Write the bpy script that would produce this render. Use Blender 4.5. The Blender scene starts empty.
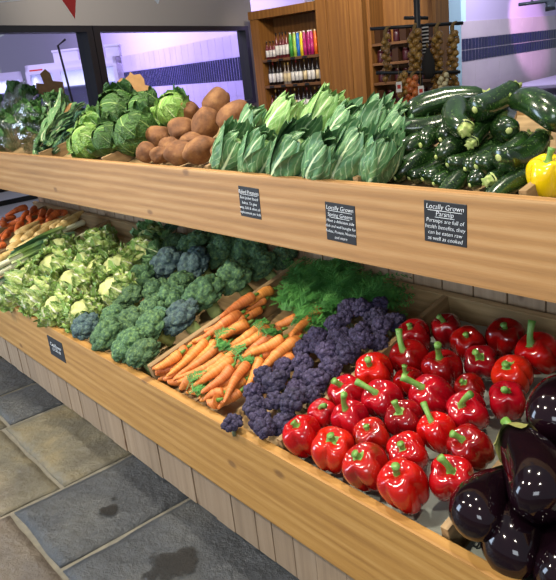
import bpy, bmesh, math, random
import numpy as np
from mathutils import Vector, Matrix, Quaternion, noise
random.seed(7); rng = np.random.default_rng(7)
SC = bpy.context.scene; COL = SC.collection
# ------------------------------------------------------------------ camera
F = 670.0; YAW, PIT, ROL = [math.radians(a) for a in (-51.5, 18.7, -6.26)]
CAM = np.array([0, 0, 1.35])
_f = np.array([math.sin(YAW)*math.cos(PIT), math.cos(YAW)*math.cos(PIT), -math.sin(PIT)])
_r = np.array([math.cos(YAW), -math.sin(YAW), 0]); _u = np.cross(_r, _f)
RX = math.cos(ROL)*_r + math.sin(ROL)*_u; UX = -math.sin(ROL)*_r + math.cos(ROL)*_u
cd = bpy.data.cameras.new('camera'); cam = bpy.data.objects.new('camera', cd); COL.objects.link(cam)
cd.sensor_fit = 'HORIZONTAL'; cd.sensor_width = 36; cd.lens = F/556*36; cd.clip_start = .05
cam.matrix_world = Matrix(((RX[0], UX[0], -_f[0], 0), (RX[1], UX[1], -_f[1], 0), (RX[2], UX[2], -_f[2], 1.35), (0, 0, 0, 1)))
SC.camera = cam
# ------------------------------------------------------------------ world, lamps, exposure
W = bpy.data.worlds.new('world'); SC.world = W; W.use_nodes = True
W.node_tree.nodes['Background'].inputs[0].default_value = (.80, .88, 1.0, 1)
W.node_tree.nodes['Background'].inputs[1].default_value = .34
SC.view_settings.view_transform = 'Standard'; SC.view_settings.look = 'None'
SC.view_settings.gamma = 1; SC.view_settings.use_curve_mapping = False; SC.view_settings.exposure = 0.0
def lamp(name, kind, loc, target, energy, color, size=.1, spot=None, blend=.4, size_y=None):
    d = bpy.data.lights.new(name, kind); o = bpy.data.objects.new(name, d); COL.objects.link(o)
    d.energy = energy; d.color = color; o.location = loc
    o.rotation_euler = (Vector(target)-Vector(loc)).to_track_quat('-Z', 'Y').to_euler()
    if kind == 'AREA':
        d.size = size
        if size_y: d.shape = 'RECTANGLE'; d.size_y = size_y
    else: d.shadow_soft_size = size
    if spot: d.spot_size = math.radians(spot); d.spot_blend = blend
    return o
WARM = (1, .90, .74); PINK = (1, .74, .60); DAY = (.62, .78, 1.0); LAV = (.72, .62, 1.0)
lamp('track_and_fill_spot', 'SPOT', (-3.9, -1.0, 3.0), (-2.6, 1.1, .7), 340, WARM, .10, 70, .6)
lamp('track_and_fill_spot', 'SPOT', (-1.5, -.9, 3.0), (-1.3, 1.2, .7), 250, WARM, .10, 75, .6)
lamp('track_and_fill_spot', 'SPOT', (.5, -.2, 3.0), (-.8, 1.2, .7), 130, WARM, .10, 75, .6)
lamp('track_and_fill_spot', 'SPOT', (-2.6, 1.22, 3.0), (-2.5, .9, .4), 210, WARM, .05, 95, .5)
lamp('track_and_fill_spot', 'SPOT', (-.9, 1.22, 3.0), (-1.1, .9, .4), 150, WARM, .05, 90, .5)
lamp('floor_spot', 'SPOT', (-2.3, -.5, 3.0), (-2.38, .12, 0), 330, PINK, .03, 15, .3)
lamp('shop_door', 'AREA', (-5.0, -2.0, 1.05), (-1.4, .9, .6), 105, DAY, 1.2, size_y=1.9)
lamp('fill_area', 'AREA', (1.6, -2.8, 2.0), (-.8, 1.0, .6), 60, (.85, .92, 1), 1.6, size_y=1.2)  # added cool fill light, not an actual window opening
lamp('butcher_tube', 'AREA', (-7.3, 2.6, 3.2), (-8.6, 4.2, 1.0), 100, LAV, 1.6, size_y=.6)
lamp('butcher_tube', 'AREA', (-9.6, 5.6, 3.3), (-9.9, 8.0, 1.0), 120, LAV, 2.6, size_y=.6)
lamp('track_and_fill_spot', 'SPOT', (-3.6, 3.0, 3.1), (-6.6, 3.9, 2.1), 260, (1, .93, .84), .2, 95, .8)  # added to brighten the wall above the window, no known fixture
lamp('track_and_fill_spot', 'SPOT', (-3.4, 5.0, 3.1), (-5.5, 7.2, 1.7), 200, (.9, .95, 1), .2, 45, .8)  # added fill for the pale blue end wall, no known fixture
lamp('butcher_tube', 'AREA', (-13.5, 4.6, 3.2), (-15, 8, 1.6), 600, LAV, 2.6, size_y=.6)
lamp('chest_fill', 'SPOT', (-4.4, -.5, 2.9), (-4.95, 1.5, .6), 160, (.88, .82, 1), .1, 26, .6)  # added fill that lifts the white chest, no real lamp there
lamp('meat_spot', 'SPOT', (-3.7, 8.2, 2.6), (-5.65, 9.6, 1.42), 430, (1, .50, .95), .05, 26, .5)
lamp('meat_spot', 'SPOT', (-4.2, 7.6, 2.9), (-5.5, 8.6, 1.3), 230, (.86, .80, 1), .2, 90, .8)
lamp('shelf_spot', 'SPOT', (-4.6, 4.6, 3.0), (-6.2, 6.2, 1.5), 330, WARM, .1, 60, .6)
lamp('shelf_spot', 'SPOT', (-2.4, 2.6, 3.0), (-3.4, 4.0, 1.4), 50, WARM, .1, 60, .6)

# ------------------------------------------------------------------ pixel rays -> real points
def ray(x, y): return _f + RX*(x-278)/F - UX*(y-290)/F
def hit(x, y, n, p0):
    v = ray(x, y); n = np.array(n, float); t = ((np.array(p0)-CAM) @ n)/(v @ n); return CAM + t*v
class Tray:
    def __init__(s, Y, z, deg):
        a = math.radians(deg); s.o = np.array([0, Y, z]); s.e = np.array([0, math.cos(a), math.sin(a)]); s.n = np.array([0, -math.sin(a), math.cos(a)])
    def px(s, x, y, h=0):
        p = hit(x, y, s.n, s.o + s.n*h) - s.o
        return np.array([p[0], p @ s.e, h])
    def w(s, q): return s.o + np.array([q[0], 0, 0]) + s.e*q[1] + s.n*q[2]
    def d(s, q): return np.array([q[0], 0, 0]) + s.e*q[1] + s.n*q[2]
LO = Tray(.87, .42, 14.0); UP = Tray(1.2, 1.045, 12.0); RI = Tray(1.235, .985, 22.0)      # lower tray plane, upper tray rim plane, raised display floor of the upper tray

# ------------------------------------------------------------------ materials
def lin(h):
    h = h.lstrip('#'); c = [int(h[i:i+2], 16)/255 for i in (0, 2, 4)]
    return tuple(x/12.92 if x <= .04045 else ((x+.055)/1.055)**2.4 for x in c) + (1,)
MATS = {}
class NT:
    def __init__(s, name):
        s.m = bpy.data.materials.new(name); s.m.use_nodes = True; s.t = s.m.node_tree; s.b = s.t.nodes['Principled BSDF']
    def n(s, typ, **kw):
        x = s.t.nodes.new(typ)
        for k, v in kw.items():
            if k in x.inputs: x.inputs[k].default_value = v
            else: setattr(x, k, v)
        return x
    def l(s, a, b): s.t.links.new(a, b)
    def coord(s, kind='Object', scale=(1, 1, 1), rot=(0, 0, 0)):
        c = s.n('ShaderNodeTexCoord'); m = s.n('ShaderNodeMapping'); m.inputs['Scale'].default_value = scale; m.inputs['Rotation'].default_value = rot
        s.l(c.outputs[kind], m.inputs[0]); return m.outputs[0]
    def noise(s, vec, scale, detail=4, rough=.55, dist=0):
        x = s.n('ShaderNodeTexNoise'); x.inputs['Scale'].default_value = scale; x.inputs['Detail'].default_value = detail
        x.inputs['Roughness'].default_value = rough; x.inputs['Distortion'].default_value = dist
        if vec is not None: s.l(vec, x.inputs['Vector'])
        return x.outputs['Fac']
    def ramp(s, fac, stops):
        x = s.n('ShaderNodeValToRGB'); e = x.color_ramp.elements
        while len(e) < len(stops): e.new(.5)
        for i, (p, c) in enumerate(stops): e[i].position = p; e[i].color = lin(c) if isinstance(c, str) else c
        s.l(fac, x.inputs[0]); return x.outputs[0]
    def mix(s, fac, a, b, mode='MIX'):
        x = s.n('ShaderNodeMix', data_type='RGBA', blend_type=mode)
        for sock, v in ((x.inputs[0], fac), (x.inputs[6], a), (x.inputs[7], b)):
            if isinstance(v, (int, float)): sock.default_value = v
            elif isinstance(v, (tuple, str)): sock.default_value = lin(v) if isinstance(v, str) else v
            else: s.l(v, sock)
        return x.outputs[2]
    def math(s, op, a, b=0.0, c=None):
        x = s.n('ShaderNodeMath', operation=op)
        for i, v in enumerate((a, b) if c is None else (a, b, c)):
            if isinstance(v, (int, float)): x.inputs[i].default_value = v
            else: s.l(v, x.inputs[i])
        return x.outputs[0]
    def bump(s, h, strength=.3, dist=.01):
        x = s.n('ShaderNodeBump'); x.inputs['Strength'].default_value = strength; x.inputs['Distance'].default_value = dist
        s.l(h, x.inputs['Height']); s.l(x.outputs[0], s.b.inputs['Normal'])
    def set(s, **kw):
        for k, v in kw.items():
            k = k.replace('_', ' ')
            if isinstance(v, (int, float, tuple)): s.b.inputs[k].default_value = v
            elif isinstance(v, str): s.b.inputs[k].default_value = lin(v)
            else: s.l(v, s.b.inputs[k])
        return s
def plain(name, col, rough=.6, **kw):
    n = NT(name); n.set(Base_Color=col, Roughness=rough, **kw); MATS[name] = n.m; return n.m
def mottled(name, cols, scale=8, rough=.55, bump=0, bscale=None, detail=5, coord='Object', cscale=(1, 1, 1), rand=.0, bdist=.004, **kw):
    n = NT(name); v = n.coord(coord, cscale); f = n.noise(v, scale, detail)
    k = len(cols); c = n.ramp(f, [(.3+.4*i/max(1, k-1), x) for i, x in enumerate(cols)])
    if rand:
        oi = n.n('ShaderNodeObjectInfo'); hsv = n.n('ShaderNodeHueSaturation')
        n.l(n.math('MULTIPLY_ADD', oi.outputs['Random'], rand, 1-rand/2), hsv.inputs['Value']); n.l(c, hsv.inputs['Color'])
        n.l(n.math('MULTIPLY_ADD', oi.outputs['Random'], rand*.03, .5-rand*.015), hsv.inputs['Hue']); c = hsv.outputs[0]
    n.set(Base_Color=c, Roughness=rough, **kw)
    if bump: n.bump(n.noise(v, bscale or scale*3, 6), bump, bdist)
    MATS[name] = n.m; return n.m
def wood(name, base, dark, light, axis=0, knots=True, rough=.6, sc=1.0, rand=0.15, wavy=.16):
    n = NT(name); s = [17*sc]*3; s[axis] = .8*sc
    v = n.coord('Object', tuple(s)); oi = n.n('ShaderNodeObjectInfo')
    add = n.n('ShaderNodeVectorMath', operation='ADD'); n.l(v, add.inputs[0])
    cx = n.n('ShaderNodeCombineXYZ'); r = n.math('MULTIPLY', oi.outputs['Random'], 37.0)
    for i in range(3): n.l(r, cx.inputs[i])
    n.l(cx.outputs[0], add.inputs[1]); v = add.outputs[0]
    wv = n.n('ShaderNodeTexWave', wave_type='RINGS', rings_direction='XYZ'[axis]); n.l(v, wv.inputs['Vector'])
    wv.inputs['Scale'].default_value = .75; wv.inputs['Distortion'].default_value = 6.5; wv.inputs['Detail'].default_value = 3; wv.inputs['Detail Scale'].default_value = .7
    fine = n.noise(v, 3.2, 7, .75); big = n.noise(v, .35, 3)
    g = n.math('ADD', n.math('MULTIPLY', wv.outputs['Fac'], wavy), n.math('MULTIPLY', fine, 1-wavy))
    c = n.ramp(g, [(.25, light), (.5, base), (.85, dark)])
    c = n.mix(n.math('MULTIPLY', big, .35), c, dark, 'MIX')
    if knots:
        vo = n.n('ShaderNodeTexVoronoi', voronoi_dimensions='2D'); sx = n.n('ShaderNodeSeparateXYZ'); n.l(n.coord('Object'), sx.inputs[0]); cb = n.n('ShaderNodeCombineXYZ')
        n.l(n.math('MULTIPLY_ADD', sx.outputs[axis], 2.6, r), cb.inputs[0]); n.l(n.math('MULTIPLY_ADD', sx.outputs[0 if axis else 2], 5.0, n.math('MULTIPLY', fine, .12)), cb.inputs[1])
        n.l(cb.outputs[0], vo.inputs['Vector']); vo.inputs['Scale'].default_value = 1.0
        k = n.ramp(vo.outputs['Distance'], [(.03, (1, 1, 1, 1)), (.07, (0, 0, 0, 1))])
        sv_ = n.n('ShaderNodeSeparateColor'); n.l(vo.outputs['Color'], sv_.inputs[0]); c = n.mix(n.math('MULTIPLY', n.math('MULTIPLY', k, .6), n.math('GREATER_THAN', sv_.outputs[0], .55)), c, '54341c')
    hsv = n.n('ShaderNodeHueSaturation'); n.l(n.math('MULTIPLY_ADD', oi.outputs['Random'], rand, 1-rand/2), hsv.inputs['Value']); n.l(c, hsv.inputs['Color'])
    n.set(Base_Color=hsv.outputs[0], Roughness=rough); n.bump(g, .35, .003); MATS[name] = n.m; return n.m
def leafmat(name, dark, light, rib, veins=9, rough=.5, bump=.5, puck=30, ribw=.05, edge=None, translucent=.15, rand=.2):
    """leaf: UV u across (0..1, rib at .5), v along"""
    n = NT(name); tc = n.n('ShaderNodeTexCoord'); sp = n.n('ShaderNodeSeparateXYZ'); n.l(tc.outputs['UV'], sp.inputs[0])
    au = n.math('ABSOLUTE', n.math('SUBTRACT', sp.outputs[0], .5)); vv = sp.outputs[1]
    ns = n.noise(tc.outputs['UV'], 7, 4)
    ph = n.math('SUBTRACT', n.math('MULTIPLY', vv, veins), n.math('MULTIPLY', au, veins*.9))
    ph = n.math('ADD', ph, n.math('MULTIPLY', ns, .9))
    fr = n.math('ABSOLUTE', n.math('SUBTRACT', n.math('FRACT', ph), .5))
    side = n.ramp(fr, [(.0, (1, 1, 1, 1)), (.13, (0, 0, 0, 1))])
    mid = n.ramp(n.math('DIVIDE', au, n.math('MULTIPLY_ADD', vv, -.7, 1.0)), [(ribw*.5, (1, 1, 1, 1)), (ribw, (0, 0, 0, 1))])
    base = n.ramp(n.noise(tc.outputs['UV'], 5, 5), [(.3, dark), (.7, light)])
    if edge: base = n.mix(n.ramp(n.math('ADD', au, n.math('MULTIPLY', vv, .35)), [(.35, (0, 0, 0, 1)), (.75, (1, 1, 1, 1))]), base, edge)
    vo = n.n('ShaderNodeTexVoronoi'); vo.inputs['Scale'].default_value = puck; n.l(tc.outputs['UV'], vo.inputs['Vector'])
    c = n.mix(n.math('MULTIPLY', side, .42), base, rib); c = n.mix(mid, c, rib)
    oi = n.n('ShaderNodeObjectInfo'); hsv = n.n('ShaderNodeHueSaturation'); n.l(n.math('MULTIPLY_ADD', oi.outputs['Random'], rand, 1-rand/2), hsv.inputs['Value']); n.l(c, hsv.inputs['Color'])
    h = n.math('SUBTRACT', n.math('MULTIPLY', vo.outputs['Distance'], -1.0), n.math('MULTIPLY', n.math('ADD', side, mid), -.5))
    n.set(Base_Color=hsv.outputs[0], Roughness=rough, Subsurface_Weight=translucent, Subsurface_Radius=(.01, .012, .004), Subsurface_Scale=.3); n.bump(h, bump, .006); MATS[name] = n.m; return n.m

wood('pine_front', 'ab8040', '7c5426', 'c0985a', 0, rand=.02)
wood('pine_upper', 'a87e4c', '7a5832', 'bc9868', 0, rand=.02, wavy=.25)
wood('plinth_wood', '947f68', '75634f', 'a3907a', 2, sc=1.0, rand=.22, wavy=.1)
wood('back_wood', 'a48a6c', '7c6850', 'b89e80', 2, sc=1.0, rand=.25, wavy=.1)
wood('tray_wood', 'a4885e', '74603e', 'bc9e74', 0, rand=.1)
wood('divider_wood', '927650', '665034', 'ae9168', 1, rand=.1)
wood('oak_case', '80521f', '5c3812', '98682f', 2, sc=.6, rand=.1, knots=False)
wood('oak_shelf', '6c4626', '4a2e18', '825a34', 0, sc=.8, rand=.1, knots=False)
plain('gap_dark', '1c1712', .9)  # near-black standing in for shade in plank gaps; also the sack colour
plain('black_metal', '131315', .45)
plain('frame_black', '15151a', .4)
plain('white_enamel', 'dcdaea', .35)
plain('lav_wall', 'b9aed0', .6)
plain('plaster', '9c958f', .8)
plain('chalkboard', '14161b', .6)
plain('chalk', 'e4ecf4', .8)
plain('pale_blue', 'bce0f4', .6)
plain('bunting_red', 'c02a1e', .7)
plain('bunting_white', 'd8d4d0', .7)
plain('tag_red', 'b32b22', .6); plain('tag_white', 'd9d3c8', .6)
plain('steel', '8f96a6', .3, Metallic=.8)
n = NT('glass'); n.t.nodes.remove(n.b); tr = n.n('ShaderNodeBsdfTransparent'); gl = n.n('ShaderNodeBsdfGlossy'); gl.inputs['Roughness'].default_value = .02
fr = n.n('ShaderNodeFresnel'); fr.inputs[0].default_value = 1.35; mx = n.n('ShaderNodeMixShader'); ge = n.n('ShaderNodeNewGeometry'); n.l(n.math('MULTIPLY', n.math('MULTIPLY', fr.outputs[0], n.math('SUBTRACT', 1.0, ge.outputs['Backfacing'])), .6), mx.inputs[0]); n.l(tr.outputs[0], mx.inputs[1]); n.l(gl.outputs[0], mx.inputs[2])
tr.inputs[0].default_value = (.95, .94, 1, 1); n.l(mx.outputs[0], n.t.nodes['Material Output'].inputs[0]); MATS['glass'] = n.m
n = NT('plastic_film'); n.t.nodes.remove(n.b); tr = n.n('ShaderNodeBsdfTransparent'); gl = n.n('ShaderNodeBsdfGlossy'); gl.inputs['Roughness'].default_value = .14; gl.inputs['Color'].default_value = (.95, .97, 1, 1)
v = n.coord('Object'); nz = n.noise(v, 34, 5, .6, 1.5); bp = n.n('ShaderNodeBump'); bp.inputs['Strength'].default_value = .9; bp.inputs['Distance'].default_value = .012; n.l(nz, bp.inputs['Height']); n.l(bp.outputs[0], gl.inputs['Normal'])
lw = n.n('ShaderNodeLayerWeight'); lw.inputs[0].default_value = .35; n.l(bp.outputs[0], lw.inputs[1]); mx = n.n('ShaderNodeMixShader'); n.l(n.math('MULTIPLY_ADD', lw.outputs['Facing'], .6, .2), mx.inputs[0]); n.l(tr.outputs[0], mx.inputs[1]); n.l(gl.outputs[0], mx.inputs[2])
n.l(mx.outputs[0], n.t.nodes['Material Output'].inputs[0]); MATS['plastic_film'] = n.m
# vegetables
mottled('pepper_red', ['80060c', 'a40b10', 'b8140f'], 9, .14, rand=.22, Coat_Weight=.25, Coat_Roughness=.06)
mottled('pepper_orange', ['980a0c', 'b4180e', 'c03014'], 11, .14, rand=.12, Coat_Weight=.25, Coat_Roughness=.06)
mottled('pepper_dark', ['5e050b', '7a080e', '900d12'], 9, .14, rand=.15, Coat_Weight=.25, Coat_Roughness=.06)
mottled('pepper_green_blotch', ['4a3412', '8c0f0f', 'a81a10', '74300f'], 14, .18, Coat_Weight=.5, Coat_Roughness=.08)
mottled('pepper_yellow', ['d8b404', 'f0d010'], 8, .2, Coat_Weight=.6, Coat_Roughness=.06)
mottled('pepper_stem', ['44702a', '64903e', '86ac5a'], 40, .45, bump=.3)
mottled('aubergine_skin', ['0a0408', '10060c', '180810'], 4, .09, Specular_IOR_Level=.42)
mottled('aubergine_calyx', ['5f6a34', '8a8e50', '6d5a3a'], 40, .6, bump=.3)
n = NT('courgette_skin'); v = n.coord('Object'); sp = n.noise(v, 160, 3); st = n.noise(n.coord('Object', (30, 30, 2.5)), 2.2, 3)
c = n.ramp(st, [(.3, '0e1c0b'), (.55, '172d12'), (.78, '2a4a1c')]); c = n.mix(n.ramp(sp, [(.60, (0, 0, 0, 1)), (.72, (.55, .55, .55, 1))]), c, '6d8c48'); n.set(Base_Color=c, Roughness=.22, Coat_Weight=.3, Coat_Roughness=.1); MATS['courgette_skin'] = n.m
mottled('courgette_end', ['6f8a3c', '98a860', 'b8bc80'], 60, .6)
n = NT('potato_skin'); v = n.coord('Object'); a = n.noise(v, 22, 6, .65); b = n.noise(v, 110, 5, .7); vo = n.n('ShaderNodeTexVoronoi'); vo.inputs['Scale'].default_value = 70; n.l(v, vo.inputs['Vector'])
c = n.ramp(a, [(.28, '46280f'), (.5, '744a26'), (.72, '946a3c')]); c = n.mix(n.ramp(b, [(.5, (0, 0, 0, 1)), (.75, (.5, .5, .5, 1))]), c, '5a3820'); n.set(Base_Color=c, Roughness=.75); n.bump(b, .7, .004); MATS['potato_skin'] = n.m
n = NT('carrot_skin'); v = n.coord('Object', (6, 6, 90)); a = n.noise(v, 1, 4); oi = n.n('ShaderNodeObjectInfo')
c = n.ramp(a, [(.32, 'b4642a'), (.5, 'd08038'), (.7, 'dc9a58')]); hsv = n.n('ShaderNodeHueSaturation'); n.l(n.math('MULTIPLY_ADD', oi.outputs['Random'], .3, .82), hsv.inputs['Value']); n.l(n.math('MULTIPLY_ADD', oi.outputs['Random'], .02, .487), hsv.inputs['Hue']); n.l(c, hsv.inputs['Color']); n.set(Base_Color=hsv.outputs[0], Roughness=.5); n.bump(a, .35, .002); MATS['carrot_skin'] = n.m
n = NT('loose_carrot_skin'); v = n.coord('Object', (6, 6, 90)); a = n.noise(v, 1, 4); oi = n.n('ShaderNodeObjectInfo')
c = n.ramp(a, [(.32, '9c4a20'), (.5, 'c4602a'), (.7, 'd4773c')]); hsv = n.n('ShaderNodeHueSaturation'); n.l(n.math('MULTIPLY_ADD', oi.outputs['Random'], .3, .82), hsv.inputs['Value']); n.l(c, hsv.inputs['Color']); n.set(Base_Color=hsv.outputs[0], Roughness=.55); n.bump(a, .35, .002); MATS['loose_carrot_skin'] = n.m
mottled('parsnip_skin', ['b08a48', 'd6b878', 'e4cd96'], 14, .6, bump=.3, bscale=60, rand=.2)
mottled('parsnip_crown', ['4a4028', '7a7a40'], 30, .8)
mottled('crown_green', ['3f6a22', '6a8c38'], 40, .6)
mottled('carrot_fern', ['2a5c24', '3c7a32', '5a9844'], 30, .6)
mottled('broccoli_head', ['22402c', '3e603e', '6a8850'], 120, .75, bump=.9, bscale=230, rand=.35, bdist=.006)
mottled('broccoli_blue', ['22343e', '3c5458', '5c7464'], 120, .75, bump=.9, bscale=230, rand=.3, bdist=.006)
mottled('broccoli_stalk', ['7d9a58', 'a4b878'], 25, .6)
mottled('purple_head', ['1e1a30', '342c4c', '544c6e'], 110, .7, bump=.9, bscale=260, rand=.45, bdist=.006)
mottled('purple_stalk', ['5d6a50', '8a8a64'], 25, .6)
mottled('cauli_curd', ['a4b068', 'c4ca8c'], 40, .7, bump=.8, bscale=150)
mottled('leek_white', ['d2d6ae', 'e4e4cc'], 20, .4); mottled('leek_pale', ['8aa850', 'bccc80'], 10, .4, cscale=(1, 1, .2))
n = NT('leek_leaf'); tc = n.n('ShaderNodeTexCoord'); sp = n.n('ShaderNodeSeparateXYZ'); n.l(tc.outputs['UV'], sp.inputs[0])
c = n.ramp(sp.outputs[1], [(0, 'd0dca0'), (.3, '9ab860'), (.6, '4c7658'), (1, '3c6650')]); st = n.math('FRACT', n.math('MULTIPLY', sp.outputs[0], 9)); c = n.mix(n.math('MULTIPLY', st, .3), c, '88a884'); n.set(Base_Color=c, Roughness=.45); MATS['leek_leaf'] = n.m
leafmat('savoy_leaf', '264c1e', '4d7a32', '98b868', 10, .5, .9, 26, .05)
leafmat('savoy_pale', '5d8c34', '88b050', 'c8d89c', 8, .45, .8, 22, .06)
leafmat('spring_leaf', '33603e', '64905c', 'c4d8ac', 7, .5, .2, 10, .085, rand=.35)
leafmat('spring_pale', '5c8a48', '86ac60', 'cadcac', 8, .52, .2, 10, .09)
leafmat('cauli_leaf', '8aa84c', 'c0cc80', 'e8ead0', 8, .5, .6, 16, .12, edge='74984a', rand=.35)
leafmat('cauli_dark', '4a7a48', '77a068', 'cfdcae', 8, .5, .5, 16, .07)
leafmat('kale_leaf', '3a6a30', '5c8a48', 'a8c08c', 8, .5, .8, 22, .05)
leafmat('brassica_dark', '27503a', '3d6a4e', '8fb098', 8, .5, .6, 14, .05)
mottled('cardboard', ['a07848', 'b48a58'], 30, .8); mottled('cardboard_dark', ['6d4c2c', '82603a'], 30, .8)
mottled('paper_liner', ['8a9088', 'a8aea4'], 12, .7)
mottled('onion_gold', ['5c3c18', '8a6228', 'b08844'], 30, .3, cscale=(4, 4, 1), rand=.4)
mottled('onion_red', ['8c3c1c', 'b8602c', 'cc8048'], 30, .3, cscale=(4, 4, 1), rand=.3)
mottled('straw', ['5c4624', '8a6c3a'], 60, .9)
mottled('garlic', ['b8a878', 'd8cca4'], 30, .6)
n = NT('slate'); v = n.coord('Object'); a = n.noise(v, 3.0, 6); b = n.noise(v, 14, 8, .65); c = n.ramp(a, [(.3, '2a2f35'), (.5, '3b4046'), (.7, '515352')]); c = n.mix(n.math('MULTIPLY', b, .5), c, '24282c'); n.set(Base_Color=c, Roughness=n.math('MULTIPLY_ADD', b, .5, .15)); n.bump(b, 1.0, .025); MATS['slate'] = n.m
n = NT('sandstone'); v = n.coord('Object'); a = n.noise(v, 2.4, 6, .6, .8); b = n.noise(v, 12, 8, .65); c = n.ramp(a, [(.3, '45423a'), (.48, '646050'), (.60, '7a7054'), (.75, '5a5954')]); c = n.mix(n.math('MULTIPLY', b, .5), c, '3c3a34'); n.set(Base_Color=c, Roughness=n.math('MULTIPLY_ADD', b, .5, .2)); n.bump(b, 1.0, .025); MATS['sandstone'] = n.m
n = NT('sandstone_warm'); v = n.coord('Object'); a = n.noise(v, 2.4, 6, .6, .8); b = n.noise(v, 12, 8, .65); c = n.ramp(a, [(.3, '4a4440'), (.5, '625a50'), (.7, '70675a')]); c = n.mix(n.math('MULTIPLY', b, .5), c, '3c3a38'); n.set(Base_Color=c, Roughness=n.math('MULTIPLY_ADD', b, .5, .2)); n.bump(b, 1.0, .025); MATS['sandstone_warm'] = n.m
mottled('slate_stain', ['1d1f22', '2a2c2e'], 20, .35, bump=.3)
mottled('grout', ['58564f', '706c60'], 40, .9, bump=.3)
mottled('navy_tile', ['0a0a3a', '12124c'], 3, .15, coord='Object')
mottled('pale_tile', ['b4a8b4', 'c0b4bc'], 2, .25); mottled('lav_tile', ['a79cc6', 'b5aad2'], 2, .3)
for nm, c in [('can_green', '3f8a3c'), ('can_lime', '9cc04a'), ('can_blue', '2a6cb8'), ('can_yellow', 'dcc020'), ('can_magenta', 'a82468'), ('can_orange', 'd8641c'), ('label_white', 'cfcac4'), ('label_cream', 'c8b48c'), ('wine_dark', '1c1416'), ('rose_glass', '6c2a30'), ('cap_black', '0e0e10'), ('clear_glass', '9a8c80'), ('cap_red', 'a02a28'), ('cap_gold', 'b08a3c'), ('jar_maroon', '3a1218'), ('jar_brown', '3c2618')]: plain(nm, c, .3)

# ------------------------------------------------------------------ object helpers
def link(o): COL.objects.link(o); return o
def mesh(name, V, Fc, mats, smooth=True, mi=None, uv=None):
    me = bpy.data.meshes.new(name); me.from_pydata([tuple(map(float, v)) for v in V], [], [tuple(map(int, f)) for f in Fc])
    for m in (mats if isinstance(mats, (list, tuple)) else [mats]): me.materials.append(MATS[m])
    me.polygons.foreach_set('use_smooth', [smooth]*len(me.polygons))
    if mi is not None: me.polygons.foreach_set('material_index', [int(i) for i in mi])
    if uv is not None:
        l = me.uv_layers.new(name='UVMap'); idx = np.empty(len(me.loops), int); me.loops.foreach_get('vertex_index', idx)
        l.data.foreach_set('uv', np.asarray(uv, float)[idx].ravel())
    me.update(); return me
def obj(name, me, parent=None, loc=None, M=None):
    o = link(bpy.data.objects.new(name, me))
    if parent is not None: o.parent = parent
    if M is not None: o.matrix_basis = M
    if loc is not None: o.location = loc
    return o
def tag(o, label=None, cat=None, group=None, kind=None):
    for k, v in (('label', label), ('category', cat), ('group', group), ('kind', kind)):
        if v: o[k] = v
    return o
def thing(name, label, cat, M=None, group=None):
    o = link(bpy.data.objects.new(name, None)); o.empty_display_size = .05
    if M is not None: o.matrix_basis = M if isinstance(M, Matrix) else Matrix.Translation(Vector(M))
    return tag(o, label, cat, group)
def frame(p, z, roll=0.0, scale=1.0):
    """matrix at p whose local z is along z"""
    q = Vector(z).normalized().to_track_quat('Z', 'Y') @ Quaternion((0, 0, 1), roll)
    return Matrix.Translation(Vector(p)) @ q.to_matrix().to_4x4() @ Matrix.Scale(scale, 4)
class MB:
    def __init__(s): s.v, s.f, s.m = [], [], []
    def add(s, V, Fc, mi=0):
        b = len(s.v); s.v += [tuple(x) for x in V]; s.f += [tuple(i+b for i in f) for f in Fc]; s.m += [mi]*len(Fc); return s
    def box(s, lo, hi, mi=0, M=None):
        c = [(x, y, z) for z in (lo[2], hi[2]) for y in (lo[1], hi[1]) for x in (lo[0], hi[0])]
        if M is not None: c = [tuple(M @ Vector(p)) for p in c]
        return s.add(c, [(0, 2, 3, 1), (4, 5, 7, 6), (0, 1, 5, 4), (2, 6, 7, 3), (0, 4, 6, 2), (1, 3, 7, 5)], mi)
    def tube(s, pts, rad, n=8, mi=0, caps=True):
        pts = [np.array(p, float) for p in pts]; rad = rad if hasattr(rad, '__len__') else [rad]*len(pts)
        V, up = [], None
        for i, p in enumerate(pts):
            t = pts[min(i+1, len(pts)-1)]-pts[max(i-1, 0)]; t = t/(np.linalg.norm(t)+1e-9)
            if up is None: up = np.cross(t, [0, 0, 1] if abs(t[2]) < .9 else [1, 0, 0])
            up = up - t*(up@t); up /= np.linalg.norm(up)+1e-9; w = np.cross(t, up)
            for k in range(n):
                a = 2*math.pi*k/n; V.append(p+rad[i]*(math.cos(a)*up+math.sin(a)*w))
        Fc = [(i*n+k, i*n+(k+1) % n, (i+1)*n+(k+1) % n, (i+1)*n+k) for i in range(len(pts)-1) for k in range(n)]
        if caps: Fc += [tuple(range(n))[::-1], tuple((len(pts)-1)*n+k for k in range(n))]
        return s.add(V, Fc, mi)
    def lathe(s, prof, n=16, mi=0, M=None, fn=None):
        V, Fc, ids = [], [], []
        for r, z in prof:
            if r < 1e-6: ids.append([len(V)]); V.append((0, 0, z))
            else:
                ids.append(list(range(len(V), len(V)+n)))
                for k in range(n): a = 2*math.pi*k/n; V.append((r*math.cos(a), r*math.sin(a), z))
        for a, b in zip(ids, ids[1:]):
            for k in range(n):
                q = [a[k % len(a)], a[(k+1) % len(a)], b[(k+1) % len(b)], b[k % len(b)]]; q = list(dict.fromkeys(q))
                if len(q) > 2: Fc.append(tuple(q))
        if fn: V = [fn(np.array(p)) for p in V]
        if M is not None: V = [tuple(M @ Vector(p)) for p in V]
        mis = mi if isinstance(mi, int) else None
        b = len(s.f); s.add(V, Fc, mis or 0)
        if mis is None:                       # list of material per profile segment
            i = b
            for k, (a, c) in enumerate(zip(ids, ids[1:])):
                cnt = n
                for _ in range(cnt): 
                    if i < len(s.m): s.m[i] = mi[k]
                    i += 1
        return s
    def mesh(s, name, mats, smooth=True): return mesh(name, s.v, s.f, mats, smooth, s.m)
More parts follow.
